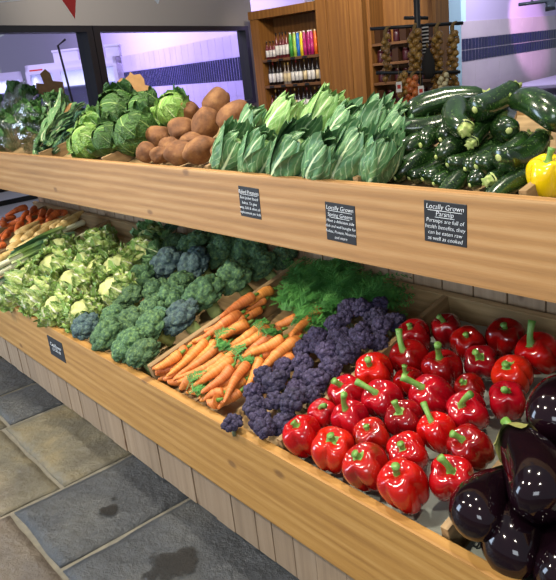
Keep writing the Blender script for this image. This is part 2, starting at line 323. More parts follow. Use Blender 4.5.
def bevbox(name, lo, hi, mat, bev=.003, seg=2, M=None, smooth=False):
    """a box with softened edges, one mesh"""
    bm = bmesh.new(); bmesh.ops.create_cube(bm, size=1)
    for v in bm.verts: v.co = Vector([(lo[i]+hi[i])/2+v.co[i]*(hi[i]-lo[i]) for i in range(3)])
    bmesh.ops.bevel(bm, geom=bm.edges[:], offset=bev, segments=seg, affect='EDGES', profile=.7)
    if M is not None: bm.transform(M)
    me = bpy.data.meshes.new(name); bm.to_mesh(me); bm.free(); me.materials.append(MATS[mat])
    me.polygons.foreach_set('use_smooth', [smooth]*len(me.polygons)); return me
def centred(name, lo, hi, mat, bev=.003, seg=2):
    c = [(a+b)/2 for a, b in zip(lo, hi)]
    return bevbox(name, [a-b for a, b in zip(lo, c)], [a-b for a, b in zip(hi, c)], mat, bev, seg), c
def board(name, lo, hi, mat, parent, bev=.003, M=None):
    me, c = centred(name, lo, hi, mat, bev); o = obj(name, me, parent)
    o.matrix_basis = (M if M is not None else Matrix()) @ Matrix.Translation(Vector(c)); return o
ORD = 'first second third fourth fifth sixth seventh eighth ninth tenth eleventh twelfth thirteenth fourteenth fifteenth sixteenth seventeenth eighteenth'.split()

def text_obj(name, body, size, mat, parent, M, shear=.0, offset=0.0, ext=.0003, align='CENTER'):
    c = bpy.data.curves.new(name, 'FONT'); c.body = body; c.size = size; c.align_x = align; c.align_y = 'CENTER'; c.shear = shear; c.extrude = ext; c.offset = offset; c.resolution_u = 3
    tmp = link(bpy.data.objects.new('tmp_text', c)); bpy.context.view_layer.update()
    me = bpy.data.meshes.new_from_object(tmp.evaluated_get(bpy.context.evaluated_depsgraph_get())); bpy.data.objects.remove(tmp); bpy.data.curves.remove(c)
    me.name = name; me.materials.clear(); me.materials.append(MATS[mat]); return obj(name, me, parent, M=M)
# ------------------------------------------------------------------ floor
fl = obj('floor', MB().box((-13, -3, -.06), (2.5, 13, -.012)).mesh('floor', 'grout', False)); tag(fl, kind='structure')
def slab(x0, x1, y0, y1, mat):
    g = .009; me = bpy.data.meshes.new('flagstone'); bm = bmesh.new()
    nx, ny = max(4, int((x1-x0)/.03)), max(4, int((y1-y0)/.03)); sd = random.random()*50; vs = []
    w, h = (x1-x0)/2-g, (y1-y0)/2-g
    for j in range(ny+1):
        for i in range(nx+1):
            u, v = i/nx*2-1, j/ny*2-1; x, y = u*w, v*h
            e = i in (0, nx) or j in (0, ny)
            x += (noise.noise((x*9+sd, y*9, 3))*.006 if e else 0); y += (noise.noise((x*9+sd, y*9, 8))*.006 if e else 0)
            z = -.003 + noise.noise((x*5+sd, y*5, 0))*.004 + noise.noise((x*22+sd, y*22, 0))*.0015 - (.006 if e else 0)
            vs.append(bm.verts.new((x, y, z)))
    for j in range(ny):
        for i in range(nx): a = j*(nx+1)+i; bm.faces.new((vs[a], vs[a+1], vs[a+nx+2], vs[a+nx+1])).smooth = True
    rim = [vs[i] for i in range(nx+1)]+[vs[j*(nx+1)+nx] for j in range(1, ny+1)]+[vs[ny*(nx+1)+i] for i in range(nx-1, -1, -1)]+[vs[j*(nx+1)] for j in range(ny-1, 0, -1)]
    lowv = [bm.verts.new((v.co.x, v.co.y, -.03)) for v in rim]
    for k in range(len(rim)): bm.faces.new((rim[k], lowv[k], lowv[(k+1) % len(rim)], rim[(k+1) % len(rim)]))
    bm.to_mesh(me); bm.free(); me.materials.append(MATS[mat])
    return obj('flagstone', me, fl, loc=((x0+x1)/2, (y0+y1)/2, 0))
for s in [(-2.15, -1.745, .445, 1.02, 'slate'), (-1.745, -1.1, .445, 1.02, 'slate'), (-2.78, -2.15, .632, 1.02, 'sandstone'), (-2.78, -2.15, .18, .632, 'sandstone'),
          (-2.15, -1.68, .0, .445, 'sandstone_warm'), (-1.68, -1.0, -.1, .445, 'slate'), (-3.12, -2.78, .66, 1.02, 'slate'), (-3.6, -3.12, .70, 1.02, 'slate'), (-3.5, -2.78, .25, .66, 'sandstone'),
          (-4.1, -3.6, .6, 1.02, 'sandstone'), (-4.1, -3.5, .0, .6, 'slate'), (-2.78, -2.15, -.4, .18, 'sandstone_warm'), (-1.1, -.5, .445, 1.02, 'sandstone'), (-1.0, -.3, -.1, .445, 'slate'),
          (-2.15, -1.5, -.6, .0, 'sandstone'), (-3.5, -2.78, -.4, .25, 'slate'), (-4.8, -4.1, .4, 1.02, 'slate'), (-.5, .3, .445, 1.02, 'slate')]: slab(*s)
nt = NT('damp'); tc = nt.n('ShaderNodeTexCoord'); ln = nt.n('ShaderNodeVectorMath', operation='LENGTH'); sb = nt.n('ShaderNodeVectorMath', operation='SUBTRACT'); nt.l(tc.outputs['UV'], sb.inputs[0]); sb.inputs[1].default_value = (.5, .5, 0); nt.l(sb.outputs[0], ln.inputs[0])
rr_ = nt.math('ADD', nt.math('MULTIPLY', ln.outputs['Value'], 2.0), nt.math('MULTIPLY_ADD', nt.noise(nt.coord('Object'), 16, 5, .6), 1.5, -.75)); al = nt.ramp(rr_, [(.42, (1, 1, 1, 1)), (.56, (0, 0, 0, 1))])
nt.set(Base_Color='16181a', Roughness=.35, Alpha=nt.math('MULTIPLY', al, .75)); MATS['damp'] = nt.m
def stain(cx, cy, r, sx, sy):
    V = [(a*r*sx*1.3, b*r*sy*1.3, 0) for a, b in ((-1, -1), (1, -1), (1, 1), (-1, 1))]
    o = obj('damp_stain', mesh('damp_stain', V, [(0, 1, 2, 3)], 'damp', False, None, [(0, 0), (1, 0), (1, 1), (0, 1)]), fl, loc=(cx, cy, .004)); o['label'] = 'dark damp stain on slate flagstone'; return o
stain(-1.885, .675, .045, 1, 1.25); stain(-1.50, .70, .10, 1.0, 1.15); stain(-1.93, .72, .012, 1, 1)

# ------------------------------------------------------------------ the stand
stand = thing('produce_stand', 'long two-tier scaffold-board produce stand on the flagstone floor', 'display stand', (0, 0, 0))
XL, XR = -4.62, .25
board('lower_front_board', (XL, .87, .185), (XR, .903, .42), 'pine_front', stand, .006)
x = XL
while x < XR:
    w = random.choice([.075, .09, .1, .115]); off = random.uniform(-.002, .003)
    board('plinth_plank', (x+.0015, .905+off, .0), (min(x+w, XR)-.0015, .922+off, .186), 'plinth_wood', stand, .0015); x += w
board('plinth_frame', (XL, .93, .0), (XR, .98, .18), 'gap_dark', stand)
Mt = Matrix(((1, 0, 0, LO.o[0]), (0, LO.e[1], LO.n[1], LO.o[1]), (0, LO.e[2], LO.n[2], LO.o[2]), (0, 0, 0, 1)))
Mu = Matrix(((1, 0, 0, UP.o[0]), (0, UP.e[1], UP.n[1], UP.o[1]), (0, UP.e[2], UP.n[2], UP.o[2]), (0, 0, 0, 1)))
FLO, FUP = -.052, -.06
board('lower_tray_floor', (XL, .04, -.098), (-1.2, .765, -.08), 'tray_wood', stand, .002, Mt)
board('lower_tray_floor', (-1.2, .04, FLO-.036), (XR, .765, FLO-.018), 'tray_wood', stand, .002, Mt)
board('tray_back_board', (XL, .765, -.16), (XR, .787, .012), 'tray_wood', stand, .003, Mt)
x = XL
while x < XR:
    w = random.choice([.1, .105, .115, .12])
    board('back_plank', (x+.003, 1.655, .606), (min(x+w, XR)-.003, 1.675, 1.02), 'back_wood', stand, .0015); x += w
board('gap_shade_batten', (XL, 1.685, .0), (XR, 1.72, 1.02), 'gap_dark', stand)  # coloured near-black so the gap below the planks reads as shade
for X in (-4.38, -3.89, -3.47, -2.62, -1.84, -1.2, -.69, -.1):
    if X != -2.62: board('divider', (X-.009-.006*(X == -1.84), .036, FLO-.018 if X > -1.15 else -.08), (X+.009, .764, .034 if X == -1.84 else .012), 'divider_wood', stand, .002, Mt)
board('upper_front_board', (XL+.1, 1.2, .838), (XR, 1.233, 1.045), 'pine_upper', stand, .006)
Mr = Matrix(((1, 0, 0, RI.o[0]), (0, RI.e[1], RI.n[1], RI.o[1]), (0, RI.e[2], RI.n[2], RI.o[2]), (0, 0, 0, 1)))
board('upper_tray_floor', (XL+.1, .002, -.030), (XR, .472, -.014), 'tray_wood', stand, .002, Mr)
board('upper_tray_underside', (XL+.1, 1.24, .842), (XR, 1.66, .856), 'tray_wood', stand, .002)
board('upper_back_board', (XL+.1, .515, -.16), (XR, .545, .012), 'pine_upper', stand, .003, Mu)
for X in (-4.4, -3.3, -2.62, -1.86, -1.19, -.725, -.2): board('divider', (X-.009, .036, -.13), (X+.009, .513, .0), 'divider_wood', stand, .002, Mu)
board('end_panel', (XL-.02, .905, .0), (XL, 1.72, .40), 'plinth_wood', stand)

# ------------------------------------------------------------------ chalkboard signs
def sign(label, X, Y, z0, z1, w, lines, tilt=0.0, shear=.15):
    h = z1-z0; M = Matrix.Translation(Vector((X, Y, (z0+z1)/2))) @ Matrix.Rotation(math.pi/2, 4, 'X') @ Matrix.Rotation(tilt, 4, 'Z')
    t = thing('chalkboard_sign', label, 'sign', M, 'chalkboard signs on the stand')
    obj('slate_board', bevbox('slate_board', (-w/2, -h/2, -.005), (w/2, h/2, 0), 'chalkboard', .0012, 1), t)
    for (txt, yy, size, under) in lines:
        text_obj('lettering', txt, size, 'chalk', t, Matrix.Translation(Vector((0, yy*h/2, .0007))), shear, -size*.018)
        if under: obj('underline', MB().box((-under*w/2, yy*h/2-size*.52, .0), (under*w/2, yy*h/2-size*.47, .0008)).mesh('underline', 'chalk', False), t)
    return t
sign('black chalkboard sign fixed to upper board below the brown potatoes', -1.598, 1.1985, .913, 1.007, .10, [('Baked Potatoes', .66, .0155, .82), ('Best jacket based', .28, .0125, 0), ('bakes. To give', -.06, .0125, 0), ('way, Salt & olive oil', -.38, .0125, 0), ('replacement per bulk', -.70, .0118, 0)], -.03)
sign('black chalkboard sign fixed to upper board below the pointed spring greens', -1.218, 1.1985, .886, .990, .108, [('Locally Grown', .74, .0165, .8), ('Spring Greens', .38, .0155, .62), ('Have a delicious side', .06, .0118, 0), ('dish and well bought for', -.22, .0112, 0), ('Folate, Protein, Vitamins', -.50, .0110, 0), ('and more', -.78, .0118, 0)], -.03)
sign('black chalkboard sign fixed to upper board below the courgettes', -.890, 1.1985, .926, 1.022, .114, [('Locally Grown', .74, .0170, .8), ('Parsnip', .42, .0165, .45), ('Parsnips are full of', .08, .0135, 0), ('health benefits, they', -.22, .0132, 0), ('can be eaten raw', -.50, .0132, 0), ('as well as cooked', -.78, .0132, 0)], -.015)
sign('small black chalkboard price sign on lower front board under the cauliflowers', -2.595, .8685, .285, .375, .155, [('Cauliflower', .25, .024, 0), ('£1.50 ea', -.18, .024, 0)], 0)

# ------------------------------------------------------------------ pile relaxation (tapered capsules in tray space)
def segseg(p1, q1, p2, q2):
    d1, d2, r = q1-p1, q2-p2, p1-p2; a, e, f = d1@d1, d2@d2, d2@r
    if a < 1e-10 and e < 1e-10: return 0., 0.
    if a < 1e-10: return 0., min(1, max(0, f/e))
    c = d1@r
    if e < 1e-10: return min(1, max(0, -c/a)), 0.
    b = d1@d2; den = a*e-b*b
    s = min(1, max(0, (b*f-c*e)/den)) if den > 1e-12 else .5
    t = (b*s+f)/e
    if t < 0: t = 0.; s = min(1, max(0, -c/a))
    elif t > 1: t = 1.; s = min(1, max(0, (b-c)/a))
    return s, t
def relax(items, floor, it=60, xlim=None, smin=.05, keep=.02, up=1.6, lip=.0):
    """items: dicts a,b (ends of the axis in tray space), ra, rb. pushes apart, mostly upwards"""
    for k in items: k['a'] = np.array(k['a'], float); k['b'] = np.array(k['b'], float); k['a0'] = k['a'].copy(); k['b0'] = k['b'].copy()
    for _ in range(it):
        for i, A in enumerate(items):
            for B in items[i+1:]:
                reach = A['ra']+B['ra']+A['rb']+B['rb']
                ca, cb = (A['a']+A['b'])/2, (B['a']+B['b'])/2
                if abs(ca-cb).max() > reach+.5*(np.linalg.norm(A['a']-A['b'])+np.linalg.norm(B['a']-B['b'])): continue
                s, t = segseg(A['a'], A['b'], B['a'], B['b'])
                pa, pb = A['a']*(1-s)+A['b']*s, B['a']*(1-t)+B['b']*t
                d = pa-pb; L = np.linalg.norm(d); R = A['ra']*(1-s)+A['rb']*s+B['ra']*(1-t)+B['rb']*t
                if L < R:
                    d = d/L if L > 1e-6 else np.array([0, 0, 1.]); d = d*np.array([1, 1, up]); d /= np.linalg.norm(d)
                    m = d*(R-L)*.5*.6
                    A['a'] += m*2*(1-s)*.7+m*.3; A['b'] += m*2*s*.7+m*.3; B['a'] -= m*2*(1-t)*.7+m*.3; B['b'] -= m*2*t*.7+m*.3
        for A in items:
            for k, r in (('a', 'ra'), ('b', 'rb')):
                A[k] += (A[k+'0']-A[k])*keep
                if A[k][2] < floor+A[r]: A[k][2] = floor+A[r]
                if xlim: A[k][0] = min(max(A[k][0], xlim[0]+A[r]), xlim[1]-A[r])
                if A[k][1] < smin+A[r]*.9 and A[k][2] < .012+A[r]*.3+lip: A[k][1] = smin+A[r]*.9
    return items
def rows_of(items, tray, per):
    """gives each item its row (front first) and place along the row"""
    o = sorted(range(len(items)), key=lambda i: (items[i]['a']+items[i]['b'])[1]); out = {}
    k = 0; r = 0
    for n_ in per:
        part = sorted(o[k:k+n_], key=lambda i: (items[i]['a']+items[i]['b'])[0])
        for j, i in enumerate(part): out[i] = (r, j, len(part))
        k += n_; r += 1
    return out

# ------------------------------------------------------------------ vegetable shapes
def ico(sub):
    bm = bmesh.new(); bmesh.ops.create_icosphere(bm, subdivisions=sub, radius=1); bm.verts.ensure_lookup_table()
    V = np.array([v.co[:] for v in bm.verts]); Fc = [tuple(v.index for v in f.verts) for f in bm.faces]; bm.free(); return V, Fc
ICO = {k: ico(k) for k in (3, 4, 5)}
def dirs(n):
    i = np.arange(n)+.5; ph = np.arccos(1-2*i/n); th = math.pi*(1+5**.5)*i
    d = np.stack([np.cos(th)*np.sin(ph), np.sin(th)*np.sin(ph), np.cos(ph)], 1)+rng.normal(0, .35/n**.5*1.6, (n, 3)); return d/np.linalg.norm(d, axis=1)[:, None]
def worley(V, n):
    c = np.clip(V @ dirs(n).T, -1, 1).max(1); a = np.arccos(c)/(2/n**.5); return np.sqrt(np.clip(1-a*a, 0, 1))
def floret_mesh(name, mat, R, n1, a1, n2, a2, flat=.75, sub=5, low=.35):
    V, Fc = ICO[sub]; r = 1-a1+a1*worley(V, n1)+a2*worley(V, n2)+a2*1.2*worley(V, max(60, n2//5))
    P = V*r[:, None]
    lowm = P[:, 2] < 0; P[:, 2] = np.where(lowm, P[:, 2]*low, P[:, 2]*flat); P[lowm, 0] *= .94; P[lowm, 1] *= .94
    P[:, 0] *= 1+random.uniform(-.1, .12); 
    return mesh(name, P*R, Fc, mat)
def blob_noise(V, s, amp, seed): return np.array([noise.noise((v[0]*s+seed, v[1]*s, v[2]*s)) for v in V])*amp
def pepper_meshes(mat, sd):
    random.seed(sd); V, Fc = ICO[4]; nl = random.choice([4, 4, 4]); ph0 = random.random()*6; P = []
    tall = random.uniform(.95, 1.12)
    for v in V:
        x, y, z = v; th = math.atan2(y, x); rr = math.hypot(x, y)
        lob = abs(math.cos(nl*.5*th+ph0+.2*math.sin(th*2+sd)*(nl != 3)*0))**.55
        prof = (max(0, 1-abs(z)**3.2))**(1/2.6) if abs(z) < 1 else 0
        taper = 1-.24*(1-z)*.5
        q = (rr**.72 if rr > 0 else 0)
        r = q*(.74+.31*lob*min(1, rr*1.5))*taper
        zz = z*tall
        if z > .3: zz -= .44*max(0, 1-rr/.62)**1.6*(1 if rr < .62 else 0) - .16*(1-lob)*rr*(1-rr)*4*.5 + .09*lob*rr*(1-rr)*4
        if z < -.5: zz += .28*max(0, 1-rr/.5)**1.5 - .12*(lob-.5)*rr
        P.append((math.cos(th)*r, math.sin(th)*r, zz))
    P = np.array(P)*.049
    body = mesh('body', P, Fc, mat)
    return body
def pepper_calyx():
    mb = MB(); V = [(0, 0, .002)]; N = 20
    for ring, (r, z) in enumerate(((.011, .004), (.0205, .003))):
        for k in range(N): a = 2*math.pi*k/N; q = r*(1+(.22*math.cos(5*a) if ring else 0)); V.append((q*math.cos(a), q*math.sin(a), z+(.003*math.cos(5*a+2) if ring else 0)))
    Fc = [(0, 1+k, 1+(k+1) % N) for k in range(N)]+[(1+k, 1+N+k, 1+N+(k+1) % N, 1+(k+1) % N) for k in range(N)]
    mb.add(V, Fc); return mb.mesh('calyx', 'pepper_stem')
def pepper_stem(L, bend):
    pts = [(bend*L*(t**1.8), 0, -.004+L*t) for t in np.linspace(0, 1, 8)]
    rad = [.0115, .0085, .0070, .0064, .0062, .0064, .0074, .0082]
    return MB().tube(pts, rad, 10).mesh('stem', 'pepper_stem')
def leaf_grid(name, mat, fn, nu=11, nv=15):
    """fn(u -1..1, v 0..1) -> point; single skin with a little solid backing"""
    V, uv = [], []
    for j in range(nv):
        for i in range(nu):
            u, v = i/(nu-1)*2-1, j/(nv-1); V.append(fn(u, v)); uv.append((i/(nu-1), v))
    Fc = [(j*nu+i, j*nu+i+1, (j+1)*nu+i+1, (j+1)*nu+i) for j in range(nv-1) for i in range(nu-1)]
    return mesh(name, V, Fc, mat, True, None, uv)
def wrap_leaf(mat, R, th1, phw, flare, ruffle, zs=1.0, point=0.0, crinkle=.0, sd=0, th0=.25, name='leaf', nu=13, nv=17, cf=4):
    """a leaf that rises from the base (-z) round a head of radius R"""
    def fn(u, v):
        th = th0+(th1-th0)*v; w = phw*(math.sin(math.pi*min(1, .12+.88*v))**.55 if v < .6 else (max(0, 1-((v-.6)/.4)**2*(1-.18))**.5))
        if point: w *= 1-point*v**2
        ph = u*w
        r = R*(1+flare*v**2.2*(.6+.4*abs(u)))
        r += R*ruffle*math.sin(u*9+sd+v*4)*abs(u)**1.5*v
        r += R*.05*(1-abs(u)*6 if abs(u) < .16 else 0)*(1-v)
        if crinkle: r += R*crinkle*noise.noise((u*cf+sd, v*cf*1.2, sd*3.1))
        s = math.sin(th)
        d = np.array([s*math.cos(ph), s*math.sin(ph), -math.cos(th)])
        return d*r*np.array([1, 1, zs])
    return leaf_grid(name, mat, fn, nu, nv)

# peppers ---------------------------------------------------------------
PEP = [(295,436,20,'n','stub'),(325,449,25,'o','stub'),(354,468,24,'g','stub'),(397,492,25,'n','up'),(435,474,23,'n','curl'),(404,457,21,'n','stub'),(320,413,15,'n','lean'),(351,418,19,'n','tall'),
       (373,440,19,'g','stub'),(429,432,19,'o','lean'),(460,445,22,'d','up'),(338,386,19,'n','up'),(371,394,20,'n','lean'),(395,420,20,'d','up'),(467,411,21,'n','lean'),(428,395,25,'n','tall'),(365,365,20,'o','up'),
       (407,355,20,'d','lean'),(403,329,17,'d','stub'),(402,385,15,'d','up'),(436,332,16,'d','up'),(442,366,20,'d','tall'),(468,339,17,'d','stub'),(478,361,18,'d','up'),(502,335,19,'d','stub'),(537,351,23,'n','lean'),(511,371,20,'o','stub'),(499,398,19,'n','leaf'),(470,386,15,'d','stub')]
PB = {c: [pepper_meshes(m, 11*i+k) for i in range(n_)] for k, (c, m, n_) in enumerate((('n', 'pepper_red', 4), ('o', 'pepper_orange', 3), ('d', 'pepper_dark', 4), ('g', 'pepper_green_blotch', 2)))}
random.seed(21)
CALYX = pepper_calyx(); STEM = {'stub': pepper_stem(.017, .2), 'up': pepper_stem(.032, .25), 'tall': pepper_stem(.052, .45), 'lean': pepper_stem(.04, .9), 'curl': pepper_stem(.036, .6), 'leaf': pepper_stem(.03, .8)}
def depth_of(p): return float((np.array(p)-CAM) @ _f)
items = []
for x, y, r, c, st in PEP:
    q = LO.px(x, y+4, .02); R = r*depth_of(LO.w(q))/F; R = min(max(R*1.05, .038), .056)
    items.append(dict(a=q, b=q+1e-7, ra=R*.96, rb=R*.96, R=R))
relax(items, FLO, 120, (-1.19, -.52), .028, .02, 1.0)
rw = rows_of(items, LO, (4, 6, 6, 7, 6))
look = {'n': 'glossy red', 'o': 'orange-tinged red', 'd': 'dark crimson', 'g': 'green-blotched red'}
stl = {'stub': 'short cut stem', 'up': 'upright green stem', 'tall': 'long curving stem', 'lean': 'leaning green stem', 'curl': 'curled green stem', 'leaf': 'leafy green stem'}
def rowname(r, n_): return 'front row' if r == 0 else 'back row' if r == n_-1 else ORD[r]+' row'
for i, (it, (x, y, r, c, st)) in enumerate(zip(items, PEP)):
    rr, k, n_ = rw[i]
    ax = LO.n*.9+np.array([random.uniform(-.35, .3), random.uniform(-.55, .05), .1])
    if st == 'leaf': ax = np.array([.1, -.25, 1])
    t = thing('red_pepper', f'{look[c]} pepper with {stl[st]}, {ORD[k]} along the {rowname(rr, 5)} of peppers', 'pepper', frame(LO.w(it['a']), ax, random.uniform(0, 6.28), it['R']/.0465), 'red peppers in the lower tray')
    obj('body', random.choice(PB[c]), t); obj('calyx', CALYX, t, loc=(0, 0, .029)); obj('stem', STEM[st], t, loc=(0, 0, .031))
# aubergines ------------------------------------------------------------
def aub_meshes(sd, L=.2):
    random.seed(sd); b = random.uniform(-.02, .02)
    prof = [(0, 0), (.018, .002), (.034, .010), (.045, .026), (.0495, .046), (.05, .066), (.0485, .09), (.0455, .115), (.0405, .138), (.034, .158), (.029, .172), (.023, .180), (0, .184)]
    f = lambda p: (p[0]+b*math.sin(p[2]/.184*math.pi), p[1], p[2]-.06)
    body = MB().lathe(prof, 32, 0, None, f).mesh('body', 'aubergine_skin')
    V, Fc = [(0, 0, .128)], []; N = 30
    for ring in range(4):
        for k in range(N):
            a = 2*math.pi*k/N; p5 = (.5+.5*math.cos(5*a))
            z = .186-.06-[.0, .006, .016+.004*p5, .018+.028*p5][ring]; r = [.013, .0255, .0315, .0365+.004*p5][ring]
            V.append((r*math.cos(a), r*math.sin(a), z))
    Fc = [(0, 1+k, 1+(k+1) % N) for k in range(N)]+[(1+g*N+k, 1+(g+1)*N+k, 1+(g+1)*N+(k+1) % N, 1+g*N+(k+1) % N) for g in range(3) for k in range(N)]
    cal = mesh('calyx', V, Fc, 'aubergine_calyx')
    stem = MB().tube([(0, 0, .12), (.001, 0, .135), (.004, 0, .148), (.008, 0, .158)], [.010, .008, .0075, .0085], 10).mesh('stem', 'pepper_stem')
    return body, cal, stem
AUB = [aub_meshes(i) for i in range(3)]
AL = [((455, 508), (490, 460), .0, .055, 'aubergine lying against the peppers beside the wooden divider', 0), ((533, 492), (504, 428), .075, .063, 'largest plum-black aubergine on top of the heap with pale green stem', 1), ((500, 542), (520, 495), .0, .057, 'near-black aubergine lying at the board below the largest aubergine', 2),
      ((541, 560), (560, 515), .0, .058, 'near-black aubergine at the board edge, closest to the frame corner', 0), ((556, 425), (525, 380), .055, .056, 'dark aubergine with green stem resting behind the largest aubergine', 1), ((575, 395), (548, 362), .0, .05, 'half-hidden aubergine at the back beside the peppers', 2), ((575, 480), (562, 425), .02, .055, 'shadowed aubergine under the heap by the frame edge', 0)]
items = []
for a, b, h, r, lb, v in AL:
    p, q = LO.px(*a, h), LO.px(*b, h); d = (q-p)/np.linalg.norm(q-p); items.append(dict(a=p, b=p+d*.10*r/.05, ra=r, rb=r*.62, s=r/.05))
relax(items, FLO, 80, (-.68, -.11), .035, .02, 1.6)
for it, (a, b, h, r, lb, v) in zip(items, AL):
    t = thing('aubergine', lb, 'aubergine', frame(LO.w(it['a']), LO.d(it['b']-it['a']), random.uniform(0, 6.28), it['s']), 'aubergines in the lower tray')
    for nm, me in zip(('body', 'calyx', 'stem'), AUB[v]): obj(nm, me, t)
# purple sprouting broccoli ----------------------------------------------
def stalk_mesh(mat, r, L, n_=9): return MB().tube([(0, 0, -.004), (r*.1, 0, -L*.4), (r*.3, r*.1, -L*.7), (r*.2, 0, -L)], [r*1.2, r, r*.95, r], n_).mesh('stalk', mat)
def cluster_mesh(name, mat, R, nb, rb, sub=3):
    """many little bud heads gathered in one knobbly head"""
    mb = MB(); D = [d for d in dirs(int(nb*1.5)) if d[2] > -.35]
    for d in D:
        s = rb*random.uniform(.75, 1.25); V, Fc = ICO[sub]; r = .80+.26*worley(V, 26)
        P = V*r[:, None]*s + d*(R-rb*.5)*np.array([1, 1, .85])*random.uniform(.85, 1.1); mb.add(P, Fc)
    V, Fc = ICO[3]; mb.add(V*R*.72, Fc)
    return mb.mesh(name, mat)
PUR = [cluster_mesh('floret_head', 'purple_head', .036, 20+3*i, .0125) for i in range(4)]
PST = stalk_mesh('purple_stalk', .008, .05)
def inpoly(p, poly):
    c = False; n_ = len(poly)
    for i in range(n_):
        (x1, y1), (x2, y2) = poly[i], poly[(i+1) % n_]
        if (y1 > p[1]) != (y2 > p[1]) and p[0] < (x2-x1)*(p[1]-y1)/(y2-y1)+x1: c = not c
    return c
def scatter(poly, tray, r, h, tries=4000, gap=1.5):
    w = [tray.px(*p, h) for p in poly]; P2 = [(q[0], q[1]) for q in w]; xs = [p[0] for p in P2]; ys = [p[1] for p in P2]; out = []
    for _ in range(tries):
        p = (random.uniform(min(xs), max(xs)), random.uniform(min(ys), max(ys)))
        if inpoly(p, P2) and all(math.hypot(p[0]-o[0], p[1]-o[1]) > gap*r for o in out): out.append(p)
    return out
random.seed(5)
PP = scatter([(226, 428), (262, 440), (284, 415), (318, 388), (336, 366), (352, 352), (384, 348), (394, 318), (384, 305), (345, 306), (310, 340), (275, 366), (250, 390)], LO, .034, .03, gap=1.45)
items = []
for p in PP:
    r = .034*random.uniform(.85, 1.15)
    items.append(dict(a=(p[0], p[1], .02+random.uniform(-.01, .025)), b=(p[0], p[1]+1e-6, .02), ra=r*.86, rb=r*.86, R=r))
    items[-1]['b'] = np.array(items[-1]['a'])+1e-7
relax(items, FLO+.02, 50, (-1.86, -1.2), .03, .03, 1.0)
nr = 8; per = [len(PP)//nr+(1 if i < len(PP) % nr else 0) for i in range(nr)]; rw = rows_of(items, LO, per)
for i, it in enumerate(items):
    rr, k, n_ = rw[i]
    t = thing('purple_broccoli', f'knobbly dark purple broccoli floret, {ORD[k]} along the {rowname(rr, nr)} of purple sprouting broccoli', 'broccoli', frame(LO.w(it['a']), LO.n+np.array([random.uniform(-.5, .4), random.uniform(-.6, .2), 0]), random.uniform(0, 6.28), it['R']/.040), 'purple sprouting broccoli')
    obj('floret_head', PUR[i % 4], t); obj('stalk', PST, t)
# green broccoli ---------------------------------------------------------
BR = [(84,328,12,'b'),(102,340,15,'g'),(113,317,11,'g'),(128,324,13,'g'),(128,299,13,'g'),(151,332,16,'g'),(125,353,16,'g'),(141,355,15,'g'),(151,311,12,'g'),(141,281,14,'g'),(157,290,12,'g'),(180,285,12,'g'),(170,299,14,'g'),(181,321,17,'b'),
      (206,298,19,'g'),(168,267,15,'b'),(197,267,16,'b'),(196,248,18,'g'),(225,255,17,'g'),(235,281,18,'g'),(248,252,15,'g'),(266,266,14,'g'),(281,259,12,'g'),(222,240,12,'g'),(155,246,13,'g'),(175,248,12,'g'),(252,240,11,'g')]
BM = {'g': [floret_mesh('floret_head', 'broccoli_head', .058, 18+3*i, .27, 650, .07) for i in range(4)], 'b': [floret_mesh('floret_head', 'broccoli_blue', .058, 22, .24, 700, .065) for i in range(2)]}
BST = stalk_mesh('broccoli_stalk', .019, .075, 12)
BLEAF = leaf_grid('leaf', 'brassica_dark', lambda u, v: (.03*u*math.sin(math.pi*min(1, v*.9+.1))**.6, .10*v, .02+.03*v-.05*v*v+.006*math.sin(u*6)*v), 9, 11)
items = []
for x, y, r, c in BR:
    q = LO.px(x, y, .02); R = min(max(r*depth_of(LO.w(q))/F*1.32, .048), .085); items.append(dict(a=q, b=q+1e-7, ra=R*.74, rb=R*.74, R=R))
relax(items, FLO+.02, 60, (-3.2, -1.85), .03, .05, .8)
rw = rows_of(items, LO, (6, 7, 7, 7))
for i, (it, (x, y, r, c)) in enumerate(zip(items, BR)):
    rr, k, n_ = rw[i]
    t = thing('broccoli', f"{'bluish' if c == 'b' else 'deep green'} {'large' if r > 15 else 'small'} broccoli head, {ORD[k]} along the {rowname(rr, 4)} of green broccoli", 'broccoli', frame(LO.w(it['a']), LO.n+np.array([random.uniform(-.3, .3), random.uniform(-.7, 0), 0]), random.uniform(0, 6.28), it['R']/.06), 'green broccoli in the lower tray')
    obj('floret_head', random.choice(BM[c]), t); obj('stalk', BST, t)
    if i in (24, 3):
        for a in (random.uniform(-2, -1), random.uniform(2, 3)): obj('leaf', BLEAF, t, M=Matrix.Rotation(a, 4, 'Z') @ Matrix.Translation(Vector((0, .045, -.03))))
# cauliflowers -------------------------------------------------------------
CA = [(18,290,17),(40,297,17),(58,308,16),(54,269,18),(77,283,19),(115,292,19),(97,250,21),(120,266,18),(83,313,15),(86,264,15),(138,258,16),(150,243,16),(60,250,14),(30,276,13),(101,272,13)]
CURD = floret_mesh('curd', 'cauli_curd', .058, 30, .12, 300, .05, .8, 4, .7)
CL = [wrap_leaf('cauli_leaf', .064, random.uniform(2.35, 2.85), .66, random.uniform(.0, .18), .14, 1.0, 0, .34, i, nu=19, nv=23, cf=7) for i in range(4)]
CO = [wrap_leaf('cauli_leaf', .070, random.uniform(1.7, 2.3), .62, random.uniform(.15, .45), .20, 1.0, 0, .38, i+7, nu=19, nv=23, cf=7) for i in range(3)]
CD = [wrap_leaf('cauli_dark', .068, 2.0, .6, .35, .16, 1.0, 0, .3, i+3) for i in range(2)]
items = []
for x, y, r in CA:
    q = LO.px(x, y, .04); R = min(max(r*depth_of(LO.w(q))/F*1.1, .068), .095); items.append(dict(a=q, b=q+1e-7, ra=R*.84, rb=R*.84, R=R))
relax(items, FLO+.01, 60, (-3.46, -2.3), .02, .05, .9)
rw = rows_of(items, LO, (5, 5, 5))
